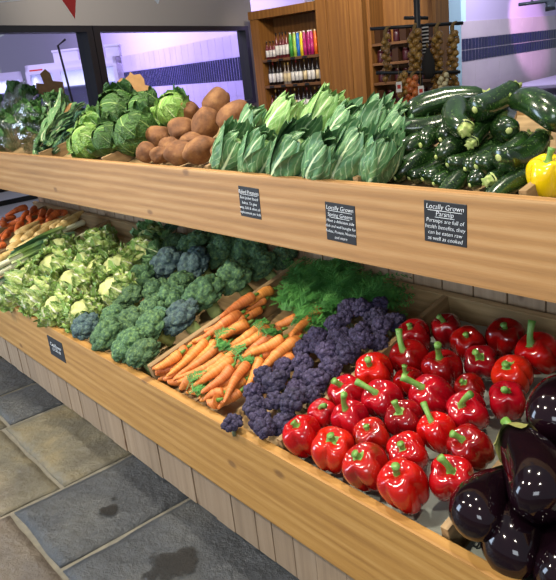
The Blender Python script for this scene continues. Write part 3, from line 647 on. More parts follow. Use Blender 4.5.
for i, it in enumerate(items):
    rr, k, n_ = rw[i]; dk = i in (11, 10)
    t = thing('cauliflower', f"{'dark leafy' if dk else 'pale yellow-green'} cauliflower wrapped in its leaves, {ORD[k]} along the {rowname(rr, 3)} of cauliflowers", 'cauliflower', frame(LO.w(it['a']), LO.n+np.array([random.uniform(-.4, .5), random.uniform(-.9, -.2), 0]), random.uniform(0, 6.28), it['R']/.07), 'cauliflowers in the lower tray')
    obj('curd', CURD, t)
    for j in range(6): obj('leaf', random.choice(CD if dk and j % 2 else CL), t, M=Matrix.Rotation(j*2*math.pi/6+random.uniform(-.2, .2), 4, 'Z') @ Matrix.Scale(1+.012*j, 4))
    for j in range(5): obj('leaf', random.choice(CD if dk else CO), t, M=Matrix.Rotation(j*2*math.pi/5+.5+random.uniform(-.2, .2), 4, 'Z') @ Matrix.Scale(1+.01*j, 4))
    obj('stalk', MB().tube([(0, 0, -.05), (0, 0, -.072)], [.022, .02], 12).mesh('stalk', 'broccoli_stalk'), t)
# carrots, parsnips -----------------------------------------------------------
def root_mesh(name, mat, L, r, sd, n_=14, blunt=.3):
    """tapered root, crown at z=0 pointing down +z to the tip"""
    random.seed(sd); b1, b2 = random.uniform(-.05, .05)*L, random.uniform(-.03, .03)*L
    prof = [(0, -.002), (r*.5, 0), (r*.92, r*.35), (r, r*1.1)]+[(r*(1-t**1.5*(1-blunt))*(1+.05*math.sin(t*25+sd)), r*1.1+(L-r*1.1)*t) for t in np.linspace(.08, .97, 13)]+[(r*blunt*.35, L*1.0), (0, L*1.02)]
    return MB().lathe(prof, n_, 0, None, lambda p: (p[0]+b1*math.sin(p[2]/L*3), p[1]+b2*math.sin(p[2]/L*5), p[2])).mesh(name, mat)
CR = [root_mesh('root', 'carrot_skin', .2, .0165, i, blunt=.32) for i in range(5)]
CSTUB = MB().tube([(0, 0, .002), (0, 0, -.008), (.002, 0, -.02)], [.007, .006, .004], 8).mesh('crown', 'crown_green')
CC = [((35,292),(165,228)),((80,320),(215,212)),((108,330),(245,222)),((130,222),(185,192)),((145,195),(250,138)),((200,200),(305,130)),((245,180),(315,135)),((150,305),(265,245)),((165,355),(290,262)),((190,375),(290,290)),((270,360),(330,268)),((200,330),(285,262)),((225,390),(300,330)),
      ((250,135),(345,90)),((310,85),(390,58)),((255,215),(375,150)),((285,165),(330,150)),((280,225),(390,165)),((310,238),(400,180)),((345,255),(440,205)),((360,300),(470,200)),((385,275),(455,235)),((420,195),(490,130)),((395,160),(470,135)),((455,190),(525,115)),((170,300),(240,270)),((210,310),(300,240)),((180,385),(265,345)),((60,300),(150,250)),((110,250),(190,205)),((300,290),(360,240)),((235,160),(280,130)),((280,115),(350,85)),((330,300),(350,250)),((225,345),(300,300)),((60,285),(140,240)),((120,325),(200,275)),((95,275),(165,235)),((160,250),(230,200)),((205,225),(270,190)),((260,180),(330,150)),((300,270),(370,225)),((250,330),(310,290)),((330,260),(400,215)),((380,245),(450,200)),((195,355),(255,320)),((290,110),(370,75)),((350,190),(420,160)),((140,345),(200,310)),((420,220),(480,180)),((45,305),(120,262)),((75,335),(150,300)),((110,355),(180,318)),((140,370),(205,338)),((90,300),(150,262)),((175,250),(240,205)),((185,405),(250,370)),((135,260),(200,220)),((210,190),(265,160))]
items = []
for a, b in CC:
    p, q = [LO.px(130+u/2.78, 270+v/2.78, .012) for u, v in (a, b)]
    L = np.linalg.norm(q-p)+.025; L = min(max(L, .13), .24); d = (p-q)/np.linalg.norm(p-q); r = .018*random.uniform(.85, 1.12)
    items.append(dict(a=q, b=q+d*L, ra=r, rb=r*.45, L=L, R=r))
relax(items, FLO, 70, (-1.83, -1.25), .03, .07, 1.8, .06)
rw = rows_of(items, LO, (10, 10, 10, 10, 10, 12))
for i, it in enumerate(items):
    rr, k, n_ = rw[i]; L = np.linalg.norm(it['b']-it['a'])
    t = thing('bunched_carrot', f'bright orange carrot with trimmed green crown, {ORD[k]} along the {rowname(rr, 6)} of bunched carrots', 'carrot', frame(LO.w(it['a']), LO.d(it['b']-it['a']), random.uniform(0, 6.28)), 'bunched carrots in the lower tray')
    M = Matrix.Diagonal((it['R']/.0165, it['R']/.0165, L/.2, 1))
    obj('root', CR[i % 5], t, M=M); obj('crown', CSTUB, t)
def fern_mesh(name, nfr, L, sd):
    random.seed(sd); V, Fc = [], []
    def quad(p, d, s, ln, wd):
        b = len(V); V.extend([p-s*wd, p+s*wd, p+d*ln+s*wd*.5, p+d*ln-s*wd*.5]); Fc.append((b, b+1, b+2, b+3))
    for _ in range(nfr):
        az = random.uniform(-.75, .75); el = random.uniform(.05, .75); ll = L*random.uniform(.6, 1.1); p = np.array([random.uniform(-.02, .02), 0, 0]); dr = np.array([math.sin(az)*math.cos(el), math.cos(az)*math.cos(el), math.sin(el)])
        for k in range(12):
            t = k/12; dr = dr+np.array([random.uniform(-.1, .1), random.uniform(-.05, .05), -.09*(1+t)]); dr /= np.linalg.norm(dr); st = ll/12
            sd_ = np.cross(dr, [0, 0, 1]); sd_ /= np.linalg.norm(sd_)+1e-6; quad(p, dr, sd_, st*1.05, .0016*(1.3-t)); p = p+dr*st
            p[2] = max(p[2], -.01)
            if k > 1:
                for sg in (-1, 1):
                    ld = dr*.7+sd_*sg*1.0+np.array([0, 0, random.uniform(-.3, .5)]); ld /= np.linalg.norm(ld); nn = np.cross(ld, [0, 0, 1]); nn /= np.linalg.norm(nn)+1e-6; ll2 = .028*(1.15-t)*random.uniform(.6, 1.2)
                    quad(p, ld, nn, ll2, .0022)
                    for f in (.35, .65, .95):
                        for s2 in (-1, 1): d2 = ld*.6+nn*s2; d2 /= np.linalg.norm(d2); quad(p+ld*ll2*f, d2, np.cross(d2, [0, 0, 1]), ll2*.38, .0016)
    return mesh(name, V, Fc, 'carrot_fern', False)
FM = [fern_mesh('carrot_greens', 46, .2, i) for i in range(3)]; FS = fern_mesh('carrot_greens', 5, .09, 9)
random.seed(3)
for i, (x, y, h, a, lb) in enumerate([(300, 300, .02, -.2, 'feathery carrot tops spilling at the near side of the green heap'), (318, 288, .035, -.5, 'feathery carrot tops in the middle of the green heap'), (335, 296, .03, .2, 'feathery carrot tops beside the purple broccoli'), (320, 275, .03, -.7, 'feathery carrot tops along the divider by the broccoli'), (350, 282, .05, -.3, 'feathery carrot tops on the crest of the green heap'), (372, 290, .03, .5, 'feathery carrot tops trailing against the tray back'), (345, 270, .05, -.9, 'dark feathery carrot tops under the upper board'),
                                       (305, 312, .02, .6, 'feathery carrot tops lying over the topmost carrots'), (362, 300, .03, -.1, 'feathery carrot tops tucked behind purple florets')]):
    q = LO.px(x, y, h-.01); q = q-np.array([0, .07, 0]); o = obj('carrot_greens', FM[i % 3], None, M=frame(LO.w(q), LO.n, 0) @ Matrix.Rotation(-a, 4, 'Z')); tag(o, lb, 'carrot tops', 'carrot greens', 'stuff')
for i, (x, y, lb) in enumerate([(213, 346, 'small sprig of carrot tops between the lowest carrot bunches'), (238, 364, 'small sprig of carrot tops beside the upright carrot'), (188, 392, 'small sprig of carrot tops at the front board'), (262, 336, 'small sprig of carrot tops among the upper carrots')]):
    q = LO.px(x, y, .035); o = obj('carrot_greens', FS, None, M=frame(LO.w(q), LO.n, 0) @ Matrix.Rotation(random.uniform(-1, 1), 4, 'Z')); tag(o, lb, 'carrot tops', 'carrot greens', 'stuff')
LC = [root_mesh('root', 'loose_carrot_skin', .16, .021, 20+i, blunt=.4) for i in range(4)]
LCP = [((3,212),(4,226)),((2,236),(14,228)),((12,240),(22,224)),((8,222),(22,218)),((14,230),(30,213)),((20,226),(34,216)),((28,222),(36,210)),((24,214),(42,210)),((32,232),(30,218)),((38,222),(44,212)),((36,214),(54,214)),((44,222),(60,216)),((46,212),(64,212)),((48,226),(52,214)),((2,246),(8,234)),((56,220),(66,214)),((0,222),(14,214)),((40,229),(52,222)),((20,236),(26,228)),((10,216),(28,208)),((0,252),(4,242))]
items = []
for a, b in LCP:
    p, q = LO.px(*a, .04), LO.px(*b, .04); d = (p-q)/np.linalg.norm(p-q); r = .021*random.uniform(.85, 1.1); items.append(dict(a=q, b=q+d*.15, ra=r, rb=r*.5, R=r))
relax(items, FLO, 60, (-4.75, -3.9), .04, .03, 1.5)
rw = rows_of(items, LO, (5, 6, 5, 5))
for i, it in enumerate(items):
    rr, k, n_ = rw[i]; L = np.linalg.norm(it['b']-it['a'])
    t = thing('loose_carrot', f'reddish orange loose carrot, {ORD[k]} along the {rowname(rr, 4)} of the far carrot heap', 'carrot', frame(LO.w(it['a']), LO.d(it['b']-it['a']), random.uniform(0, 6.28)), 'loose carrots at the far end')
    obj('root', LC[i % 4], t, M=Matrix.Diagonal((it['R']/.021, it['R']/.021, L/.16, 1)))
PR = [root_mesh('root', 'parsnip_skin', .2, .03, 40+i, blunt=.2) for i in range(3)]
PCR = MB().lathe([(0, -.006), (.009, -.005), (.012, .004), (.016, .007)], 12).mesh('crown', 'parsnip_crown')
PAP = [((24,242),(45,225)),((13,244),(30,230)),((41,237),(55,225)),((36,231),(52,222)),((17,236),(34,225)),((8,251),(22,240)),((22,252),(38,240)),((9,260),(24,250)),((50,230),(64,220)),((58,226),(72,218)),((0,262),(14,252)),((2,272),(16,258)),((62,232),(72,222)),((30,247),(46,236))]
items = []
for a, b in PAP:
    p, q = LO.px(*a, .07), LO.px(*b, .07); d = (q-p)/np.linalg.norm(q-p); r = .029*random.uniform(.85, 1.1); items.append(dict(a=p, b=p+d*.18, ra=r, rb=r*.4, R=r))
relax(items, FLO, 60, (-4.4, -3.5), .04, .03, 1.4)
rw = rows_of(items, LO, (5, 5, 4))
for i, it in enumerate(items):
    rr, k, n_ = rw[i]; L = np.linalg.norm(it['b']-it['a'])
    t = thing('parsnip', f'cream parsnip with dark crown, {ORD[k]} along the {rowname(rr, 3)} of parsnips', 'parsnip', frame(LO.w(it['a']), LO.d(it['b']-it['a']), random.uniform(0, 6.28)), 'parsnips in the lower tray')
    obj('root', PR[i % 3], t, M=Matrix.Diagonal((it['R']/.03, it['R']/.03, L/.2, 1))); obj('crown', PCR, t)
# leeks ---------------------------------------------------------------------
LSH = MB().lathe([(0, 0), (.011, .002), (.018, .01), (.015, .03), (.014, .1), (.015, .2)], 14).mesh('shaft', 'leek_white')
def leek_leaf(sd):
    random.seed(sd); dx, dz = random.uniform(-.02, .02), random.uniform(.0, .008)
    return leaf_grid('leaf', 'leek_leaf', lambda u, v: (u*.024*(.7+.5*math.sin(math.pi*min(1, v*.8+.15)))*(1-.75*v**4)+dx*v*v, abs(u)*.014*(1-v*.6)+.003+dz*v-.012*v*v, .14+.34*v), 7, 14)
LLF = [leek_leaf(i) for i in range(5)]
LKP = [((76,224),(2,262)),((70,228),(-5,276)),((82,226),(0,284)),((78,233),(10,283)),((88,228),(18,284)),((64,238),(-8,270)),((92,232),(30,276)),((74,240),(-2,296)),((84,236),(26,280)),((2,290),(62,250)),((-4,284),(58,246)),((12,292),(72,252)),((-6,294),(50,258))]
items = []
for a, b in LKP:
    p, q = LO.px(*a, .01), LO.px(*b, .01); d = (q-p)/np.linalg.norm(q-p); items.append(dict(a=p, b=p+d*(.46 if a[0] > b[0] else .40), ra=.018, rb=.018))
relax(items, FLO, 60, (-3.9, -3.42), .03, .03, 1.5)
for i, it in enumerate(sorted(items, key=lambda k: k['a'][0])):
    t = thing('leek', f'leek with pale shaft and blue-green leaves, {ORD[i]} of the leeks counting from the parsnips', 'leek', frame(LO.w(it['a']), LO.d(it['b']-it['a']), 0), 'leeks in the lower tray')
    obj('shaft', LSH, t)
    for j in range(4): obj('leaf', LLF[(i+j) % 5], t, M=Matrix.Rotation(j*math.pi/2+random.uniform(-.5, .5)+math.pi, 4, 'Z') @ Matrix.Scale(random.uniform(.9, 1.05), 4))
# paper liners ----------------------------------------------------------------
for X0, X1, lb, txt in ((-1.185, -.705, 'crumpled grey-green printed paper lining the pepper compartment', 'BLES'), (-.675, -.12, 'printed grey paper lining the aubergine compartment', 'STES')):
    def pf(u, v, X0=X0, X1=X1): 
        q = ((X0+X1)/2+u*(X1-X0)/2*.99, .045+.71*v, FLO-.016+.004*(1+noise.noise((u*5+X0, v*6, 0)))); return LO.w(q)
    t = thing('paper_liner', lb, 'paper', (0, 0, 0)); o = leaf_grid('sheet', 'paper_liner', pf, 20, 24); obj('sheet', o, t)
    text_obj('print', txt, .04, 'chalkboard', t, frame(LO.w((X0+.05, .085, FLO-.004)), LO.n, 0), 0, 0, .0002)
# ------------------------------------------------------------------ upper tray
# potatoes
def potato_mesh(sd):
    random.seed(sd); V, Fc = ICO[4]; s = np.array([1.0, random.uniform(.8, .9), random.uniform(1.1, 1.3)])
    return mesh('potato', V*(1+blob_noise(V, 1.1, .22, sd*7.3)+blob_noise(V, 4, .035, sd))[:, None]*s*.04, Fc, 'potato_skin')
PM = [potato_mesh(i) for i in range(6)]
PO = [(147,154,11,.0,0),(163,154,10,.0,1),(181,155,13,.0,1),(203,153,15,.0,1),(222,152,12,.0,0),(159,136,12,.04,0),(182,131,14,.06,0),(168,147,10,.02,0),(207,127,14,.06,2),(237,136,16,.05,0),(188,112,13,.13,0),(217,104,14,.14,1),(233,116,15,.12,1),(251,121,11,.08,0),(192,142,11,.03,0)]
items = []
for x, y, r, h, o_ in PO:
    q = RI.px(x, y, .035+h*.2); R = min(max(r*depth_of(RI.w(q))/F*1.08, .036), .062); d = [np.array([1, -.1, 0]), np.array([.7, .5, .4]), np.array([.2, .2, 1])][o_]; d = d/np.linalg.norm(d)
    items.append(dict(a=q-d*R*.3, b=q+d*R*.3, ra=R*.88, rb=R*.88, R=R))
relax(items, 0, 60, (-2.60, -1.80), .01, .04, 1.0)
PL = ['brown potato at the front, beside the savoy cabbages', 'russet potato leaning at the front board, second from the cabbages', 'upright ridged potato on the front board, third from the cabbages', 'large scarred potato on the front board above the first sign', 'potato at the front half hidden by spring greens', 'rounded potato in the second layer beside the savoy cabbages', 'broad potato in the second layer, middle of the heap', 'small shaded potato wedged low near the cabbages', 'upright potato standing in the middle of the heap', 'wide pinkish potato behind the spring greens leaves', 'small potato near the top facing the pale cabbage', 'topmost large russet potato of the heap', 'round upright potato second from the top of the heap', 'potato at the back beside the tray back board', 'shaded potato in the lower middle of the heap']
for i, (it, lb) in enumerate(zip(items, PL)):
    o = obj('potato', PM[i % 6], None, M=frame(RI.w((it['a']+it['b'])/2), RI.d(it['b']-it['a'])*1e3, random.uniform(0, 6.28), it['R']/.044)); tag(o, lb, 'potato', 'baking potatoes in the upper tray')
# courgettes
def courgette_meshes(sd, L=.2, r=.024):
    random.seed(sd); b = random.uniform(-.12, .12)*L
    prof = [(0, 0), (r*.45, .001), (r*.8, .008), (r*1.0, .025), (r*1.06, .06), (r*1.0, .11), (r*.9, .15), (r*.8, .185), (r*.62, .197)]
    fn = lambda p: (p[0]*(1+.03*math.cos(5*math.atan2(p[1], p[0])))+b*math.sin(p[2]/L*math.pi), p[1], p[2])
    body = MB().lathe(prof, 24, 0, None, fn).mesh('body', 'courgette_skin')
    N = 20; V = []
    for rr, z, k5 in ((.70, .190, .06), (.50, .198, .14), (.36, .206, .16), (.44, .216, .3), (.30, .217, .3)):
        for k in range(N): a = 2*math.pi*k/N; q = r*rr*(1+k5*math.cos(5*a)); V.append((q*math.cos(a), q*math.sin(a), z))
    Fc = [(g*N+k, g*N+(k+1) % N, (g+1)*N+(k+1) % N, (g+1)*N+k) for g in range(4) for k in range(N)]+[tuple(4*N+k for k in range(N))]
    stem = mesh('stem', V, Fc, 'courgette_end')
    blos = MB().lathe([(0, -.003), (r*.2, -.0025), (r*.27, .0), (r*.2, .003)], 10, 0, None, fn).mesh('blossom_scar', 'courgette_end')
    return body, stem, blos
CG = [courgette_meshes(i) for i in range(5)]
# (blossom end px), (stem end px), radius px, height, label words
CGP = [((406,126),(484,97),12,.12,'longest courgette lying across the top of the heap'),((472,124),(516,96),13,.13,'glossy courgette sloping up on top of the heap with brown stem end'),((560,130),(506,108),13,.11,'courgette slanting down behind the yellow pepper'),((457,117),(475,144),12,.09,'courgette pointing at the camera with pale star stem, under the top pair'),((512,134),(507,116),12,.09,'end-on fat courgette in the third layer beside the slanting one'),
       ((403,138),(441,132),9,.07,'slim courgette lying sideways near the spring greens'),((381,144),(399,138),8,.06,'small dark courgette touching the spring greens'),((500,172),(545,137),14,.06,'big courgette sloping up toward the yellow pepper'),((478,173),(508,153),11,.04,'courgette tucked alongside the big sloping one'),((460,170),(483,157),9,.03,'courgette with pale tip in the middle of the front slope'),((437,162),(458,150),9,.05,'courgette with round pale scar above the middle row'),((447,166),(468,153),9,.045,'courgette pair partner with pale scar in the middle'),
       ((422,152),(433,145),10,.05,'stubby courgette under the sideways slim one'),((386,159),(398,150),9,.03,'courgette with green tip beside the spring greens, second row'),((403,161),(416,152),9,.03,'courgette with pale tip in the second row'),((374,177),(387,169),9,.0,'courgette first along the front board from the greens'),((394,179),(408,170),9,.0,'courgette second along the front board'),((409,180),(422,171),8,.0,'dark courgette third along the front board'),((424,181),(443,168),9,.0,'courgette fourth along the front board'),((433,184),(455,171),8,-.01,'courgette fifth along the front board'),
       ((466,172),(453,186),9,.0,'courgette showing its star stem, sixth along the front board'),((474,188),(490,178),9,.0,'courgette with pale scar, seventh along the front board'),((506,176),(493,190),9,.0,'courgette with pale green stem end, eighth along the front board'),((530,170),(511,184),10,.01,'courgette with large star stem beside the divider'),((500,118),(487,131),9,.07,'courgette with yellow star stem between the two top courgettes'),((540,160),(520,172),10,.0,'shaded courgette under the big sloping one'),((432,140),(450,128),9,.08,'courgette shaded beneath the longest one'),((556,108),(580,118),12,.09,'dark courgette at the back corner behind the yellow pepper')]
items = []
for a, b, r, h, lb in CGP:
    p, q = RI.px(*a, .02+max(h, 0)*.6), RI.px(*b, .02+max(h, 0)*.6); d = (q-p); L = np.linalg.norm(d); d /= L; R = min(max(r*depth_of(RI.w((p+q)/2))/F*1.1, .022), .035); L = min(max(L, .15), .25)
    items.append(dict(a=p+d*R, b=p+d*(L-R*.6), ra=R*.95, rb=R*.8, R=R))
relax(items, 0, 80, (-1.185, -.1), .005, .09, 1.7)
for i, (it, c) in enumerate(zip(items, CGP)):
    d = it['b']-it['a']; L = np.linalg.norm(d)+it['R']*1.6; d /= np.linalg.norm(d); p = it['a']-d*it['R']
    t = thing('courgette', 'dark green '+c[4] if not c[4].startswith('dark') else c[4], 'courgette', frame(RI.w(p), RI.d(d), random.uniform(0, 6.28)) @ Matrix.Diagonal((it['R']/.025, it['R']/.025, L/.2, 1)), 'courgettes in the upper tray')
    for nm, me in zip(('body', 'stem', 'blossom_scar'), CG[i % 5]): obj(nm, me, t)
# yellow pepper
q = UP.px(548, 176, .0); t = thing('yellow_pepper', 'bright yellow pepper with green stem at the end of the upper tray', 'pepper', frame(UP.w(q)+np.array([0, 0, .0]), (.1, -.2, 1), .6, 1.0))
obj('body', pepper_meshes('pepper_yellow', 77), t); obj('calyx', CALYX, t, loc=(0, 0, .029)); obj('stem', STEM['up'], t, loc=(0, 0, .031))
# spring greens
def sg_set(m1, sd):
    random.seed(sd); R_ = .05
    return [wrap_leaf(m1, R_*random.uniform(.98, 1.05), random.uniform(2.7, 2.95), random.uniform(.75, .9), random.uniform(-.02, .08), .05, 1.9, .35, .06, sd+i, .2, nu=17, nv=25) for i in range(3)], [wrap_leaf(m1, R_*1.1, random.uniform(2.2, 2.6), random.uniform(.95, 1.2), random.uniform(.2, .5), random.uniform(.10, .18), 1.9, .12, .12, sd+i+5, .2, nu=19, nv=25, cf=5) for i in range(4)]
SG = [sg_set('spring_leaf', 1), sg_set('spring_leaf', 2), sg_set('spring_pale', 3)]
HEART = mesh('heart', [v*np.array([.046, .046, .085])*(1-.25*max(0, v[2])) for v in ICO[3][0]], ICO[3][1], 'spring_pale', True, None, [(v[0]*.3+.4, v[2]*.5+.5) for v in ICO[3][0]])
SGP = [((226,174),.0,0,(.5,.1,.6),.9,'spring greens head at the end of the row, beside the potatoes'),((254,178),.0,0,(.6,.0,.65),.95,'spring greens head with broad veined leaf, second from the potatoes'),((284,182),.0,0,(.7,.05,.7),1.05,'tallest spring greens head with folded leaf, third from the potatoes'),((320,186),.0,1,(.6,-.1,.6),.9,'spring greens head opening at the front board, fourth from the potatoes'),((346,186),.0,1,(.5,.0,.65),.85,'crinkled spring greens head beside the courgettes'),
       ((272,146),.0,2,(.5,.3,.7),.85,'pale spring greens head at the back near the bottle shelves'),((312,146),.01,2,(.5,.2,.7),.9,'pale upright spring greens head topping the heap'),((336,156),.0,0,(.55,.1,.65),.9,'spring greens head in the second layer behind the crinkled one'),((364,158),.0,1,(.5,.1,.7),.85,'spring greens head with leaf pointing up beside the courgettes'),((374,186),.0,1,(.5,-.1,.7),.75,'small spring greens head squeezed against the courgette divider'),((388,160),.0,0,(.5,.1,.7),.8,'spring greens head at the back corner by the courgette divider'),((246,150),.0,0,(.5,.2,.65),.85,'dark spring greens head at the back behind the first two')]
for i, (a, h, v, d, sc_, lb) in enumerate(SGP):
    d = np.array(d)/np.linalg.norm(d); p = RI.w(RI.px(*a, h+.01))+d*.075*sc_+RI.n*.02
    t = thing('spring_greens', lb, 'cabbage', frame(p, d, random.uniform(0, 6.28), sc_), 'pointed spring greens in the upper tray')
    obj('heart', HEART, t); inn, out = SG[v]
    for j in range(4): obj('leaf', inn[j % 3], t, M=Matrix.Rotation(j*math.pi/2+random.uniform(-.2, .2), 4, 'Z') @ Matrix.Scale(1+.012*j, 4))
    for j in range(5): obj('leaf', random.choice(out), t, M=Matrix.Rotation(j*2*math.pi/5+.4+random.uniform(-.25, .25), 4, 'Z') @ Matrix.Scale(random.uniform(1.0, 1.1), 4))
# savoy cabbages
def sv(m, sd, R=.075):
    random.seed(sd); return [wrap_leaf(m, R*random.uniform(.98, 1.04), random.uniform(2.4, 2.8), .8, .03, .05, .92, 0, .12, sd+i) for i in range(3)], [wrap_leaf(m, R*1.1, random.uniform(1.7, 2.1), .85, random.uniform(.2, .5), .10, .95, 0, .14, sd+i+4) for i in range(3)]
SV = {'d': sv('savoy_leaf', 1), 'p': sv('savoy_pale', 2)}
SVH = {k: mesh('heart', [v*.068 for v in ICO[3][0]], ICO[3][1], m, True, None, [(v[0]*.4+.45, v[2]*.5+.5) for v in ICO[3][0]]) for k, m in (('d', 'savoy_leaf'), ('p', 'savoy_pale'))}
SVP = [(88,142,17,.02,'p','pale-hearted savoy cabbage sitting at the front board, nearest the greens bags'),(107,138,14,.03,'d','small savoy cabbage with fluted leaf in the middle of the front'),(134,133,20,.04,'d','crinkled savoy cabbage beside the potatoes'),(116,112,20,.12,'d','dark outer-leaved savoy cabbage behind the front ones'),(172,110,16,.10,'p','smooth pale green cabbage behind the potatoes'),(92,126,14,.08,'p','yellow-green cabbage half tucked behind the front cabbage'),(142,108,15,.09,'d','savoy cabbage under the scalloped cardboard sheet')]
items = []
for x, y, r, h, c, lb in SVP:
    q = RI.px(x, y, .06+h*.3); R = min(max(r*depth_of(RI.w(q))/F*1.08, .07), .125); items.append(dict(a=q, b=q+1e-7, ra=R*.86, rb=R*.86, R=R))
relax(items, 0, 50, (-3.3, -2.0), .01, .06, 1.0)
for it, c in zip(items, SVP):
    t = thing('savoy_cabbage', c[5], 'cabbage', frame(RI.w(it['a']), (random.uniform(-.2, .5), -.9, .8), random.uniform(0, 6.28), it['R']/.08), 'cabbages in the upper tray'); inn, out = SV[c[4]]
    obj('heart', SVH[c[4]], t)
    for j in range(5): obj('leaf', random.choice(inn), t, M=Matrix.Rotation(j*2*math.pi/5, 4, 'Z') @ Matrix.Scale(1+.014*j, 4))
    for j in range(5): obj('leaf', random.choice(SV['d'][1] if j % 2 else out), t, M=Matrix.Rotation(j*2*math.pi/5+.6, 4, 'Z') @ Matrix.Scale(1+.012*j, 4))
# bagged kale
KL = [leaf_grid('kale_leaf', 'kale_leaf', lambda u, v, i=i: (u*.045*math.sin(math.pi*min(1, v*.85+.12))**.7+.012*math.sin(v*14+i)*u, .02*math.sin(v*3+i)+.018*math.sin(u*7+v*9+i)*abs(u), .20*v), 9, 14) for i in range(3)]
def bag_mesh(sd):
    V, Fc = ICO[4]; s = np.array([.085, .075, .13]); P = V*(1+blob_noise(V, 2.2, .28, sd)+blob_noise(V, 6, .12, sd+5))[:, None]
    P[:, :2] *= np.where(P[:, 2] > .55, 1-.75*np.clip((P[:, 2]-.55)/.5, 0, 1), 1)[:, None]; return mesh('bag', P*s, Fc, 'plastic_film')
BG = [bag_mesh(i) for i in range(2)]
for i, (x, y, h, ax, sc_, lb) in enumerate([(8, 132, .05, (.2, -.2, 1), 1.15, 'clear plastic bag of kale at the far end of the upper tray'), (34, 130, .06, (.5, -.3, .8), 1.3, 'clear plastic bag of kale slanting over the front board'), (20, 106, .16, (.3, .2, .8), 1.2, 'crinkled clear plastic bag of kale on top of the others'), (56, 112, .12, (.6, .1, .7), .95, 'clear plastic bag of kale behind the paper-wrapped greens'), (-8, 112, .12, (.1, .1, 1), 1.0, 'clear plastic bag of kale cut by the frame edge')]):
    t = thing('kale_bag', lb, 'bag of kale', frame(RI.w(RI.px(x, y, .075+h*.15)), ax, random.uniform(0, 6.28), sc_), 'plastic bags of kale'); obj('bag', BG[i % 2], t)
    for j in range(22): obj('kale_leaf', KL[j % 3], t, M=Matrix.Translation(Vector((random.uniform(-.035, .035), random.uniform(-.035, .035), random.uniform(-.11, -.07)))) @ Matrix.Rotation(random.uniform(0, 6.28), 4, 'Z') @ Matrix.Rotation(random.uniform(-.3, .3), 4, 'X'))
# paper wrapped greens
p0, p1 = RI.w(RI.px(46, 150, .05)), RI.w(RI.px(80, 104, .09)); ax = p1-p0; Lw = np.linalg.norm(ax)
t = thing('wrapped_greens', 'bunch of leafy greens in a brown paper band between kale bags and cabbages', 'bunch of greens', frame(p0, ax, .4))
GL = [leaf_grid('leaf', 'brassica_dark' if i == 2 else 'cauli_dark', lambda u, v, i=i: (u*.022*math.sin(math.pi*min(1, (1-v)*.8+.1))**.7+.006*math.sin(v*17+i), .012*math.sin(u*8+v*9+i)+.008*math.sin(v*14), v*Lw*.85), 9, 14) for i in range(3)]
for j in range(26): obj('leaf', GL[j % 3], t, M=Matrix.Translation(Vector((random.uniform(-.05, .05), random.uniform(-.04, .04), random.uniform(-.03, .03)))) @ Matrix.Rotation(random.uniform(0, 6.28), 4, 'Z') @ Matrix.Rotation(random.uniform(-.22, .22), 4, 'X'))
obj('paper_band', MB().lathe([(.036, Lw*.60), (.042, Lw*.68), (.046, Lw*.84), (.042, Lw*.85), (.038, Lw*.7)], 20).mesh('paper_band', 'cardboard'), t)
o = obj('card_label', MB().box((-.012, -.049, Lw*.66), (.012, -.047, Lw*1.02)).box((-.006, -.0505, Lw*.70), (.006, -.049, Lw*.80), 1).mesh('card_label', ['tag_white', 'tag_red'], False), t); o['label'] = 'white card label with red stripe'
# cardboard sheets
def card(px, dist, mat, lb, z_off=0, thick=.004):
    c = np.mean(np.array(px), 0); p0 = CAM+ray(*c)*dist; nrm = CAM-p0; nrm[2] = .35*np.linalg.norm(nrm[:2]); nrm /= np.linalg.norm(nrm)
    e1 = np.cross([0, 0, 1], nrm); e1 /= np.linalg.norm(e1); e2 = np.cross(nrm, e1)
    pts = [((hit(x, y, nrm, p0)-p0)@e1, (hit(x, y, nrm, p0)-p0)@e2) for x, y in px]
    n_ = len(pts); V = [(a, b, thick/2) for a, b in pts]+[(a, b, -thick/2) for a, b in pts]
    Fc = [tuple(range(n_)), tuple(range(2*n_-1, n_-1, -1))]+[(i, i+n_, (i+1) % n_+n_, (i+1) % n_) for i in range(n_)]
    M = Matrix(((e1[0], e2[0], nrm[0], p0[0]), (e1[1], e2[1], nrm[1], p0[1]), (e1[2], e2[2], nrm[2], p0[2]), (0, 0, 0, 1)))
    o = obj('cardboard_sheet', mesh('cardboard_sheet', V, Fc, mat, False), None, M=M); return tag(o, lb, 'cardboard')
card([(117,82),(121,78),(125,79),(129,75),(130,72),(134,75),(140,74),(144,79),(145,85),(149,86),(155,110),(150,140),(128,140),(118,98),(122,94)], 3.45, 'cardboard', 'scalloped pale cardboard sheet standing behind the savoy cabbages')
card([(40,74),(45,69),(50,73),(53,81),(63,82),(66,100),(66,125),(48,125),(45,96),(36,93),(36,83),(44,84)], 4.35, 'cardboard_dark', 'stepped brown cardboard flap standing behind the kale bags')

# ------------------------------------------------------------------ window wall
def axis(az): a = math.radians(az); return np.array([math.sin(a), math.cos(a), 0.])
WD = axis(-25.6); WN = np.array([WD[1], -WD[0], 0]); WO = np.array([-5.67, 1.95, 0.])
def wpt(x, y): p = hit(x, y, WN, WO)-WO; return p@WD, p[2]
MW = Matrix(((WD[0], WN[0], 0, WO[0]), (WD[1], WN[1], 0, WO[1]), (0, 0, 1, 0), (0, 0, 0, 1)))    # local x along wall, y toward the shop
wR, zT = wpt(246, 25)[0], wpt(120, 26)[1]; wM0, wM1 = wpt(84, 40)[0], wpt(99, 40)[0]; wE = wpt(256.5, 60)[0]
wall = obj('wall_left', MB().box((-2.5, -.12, zT), (wE, 0, 3.6), 0, MW).box((-2.5, -.12, 0), (wE, 0, .85), 0, MW).box((wR, -.12, .85), (wE, 0, zT), 0, MW).mesh('wall_left', 'plaster', False)); tag(wall, kind='structure')
zi = zT-.055
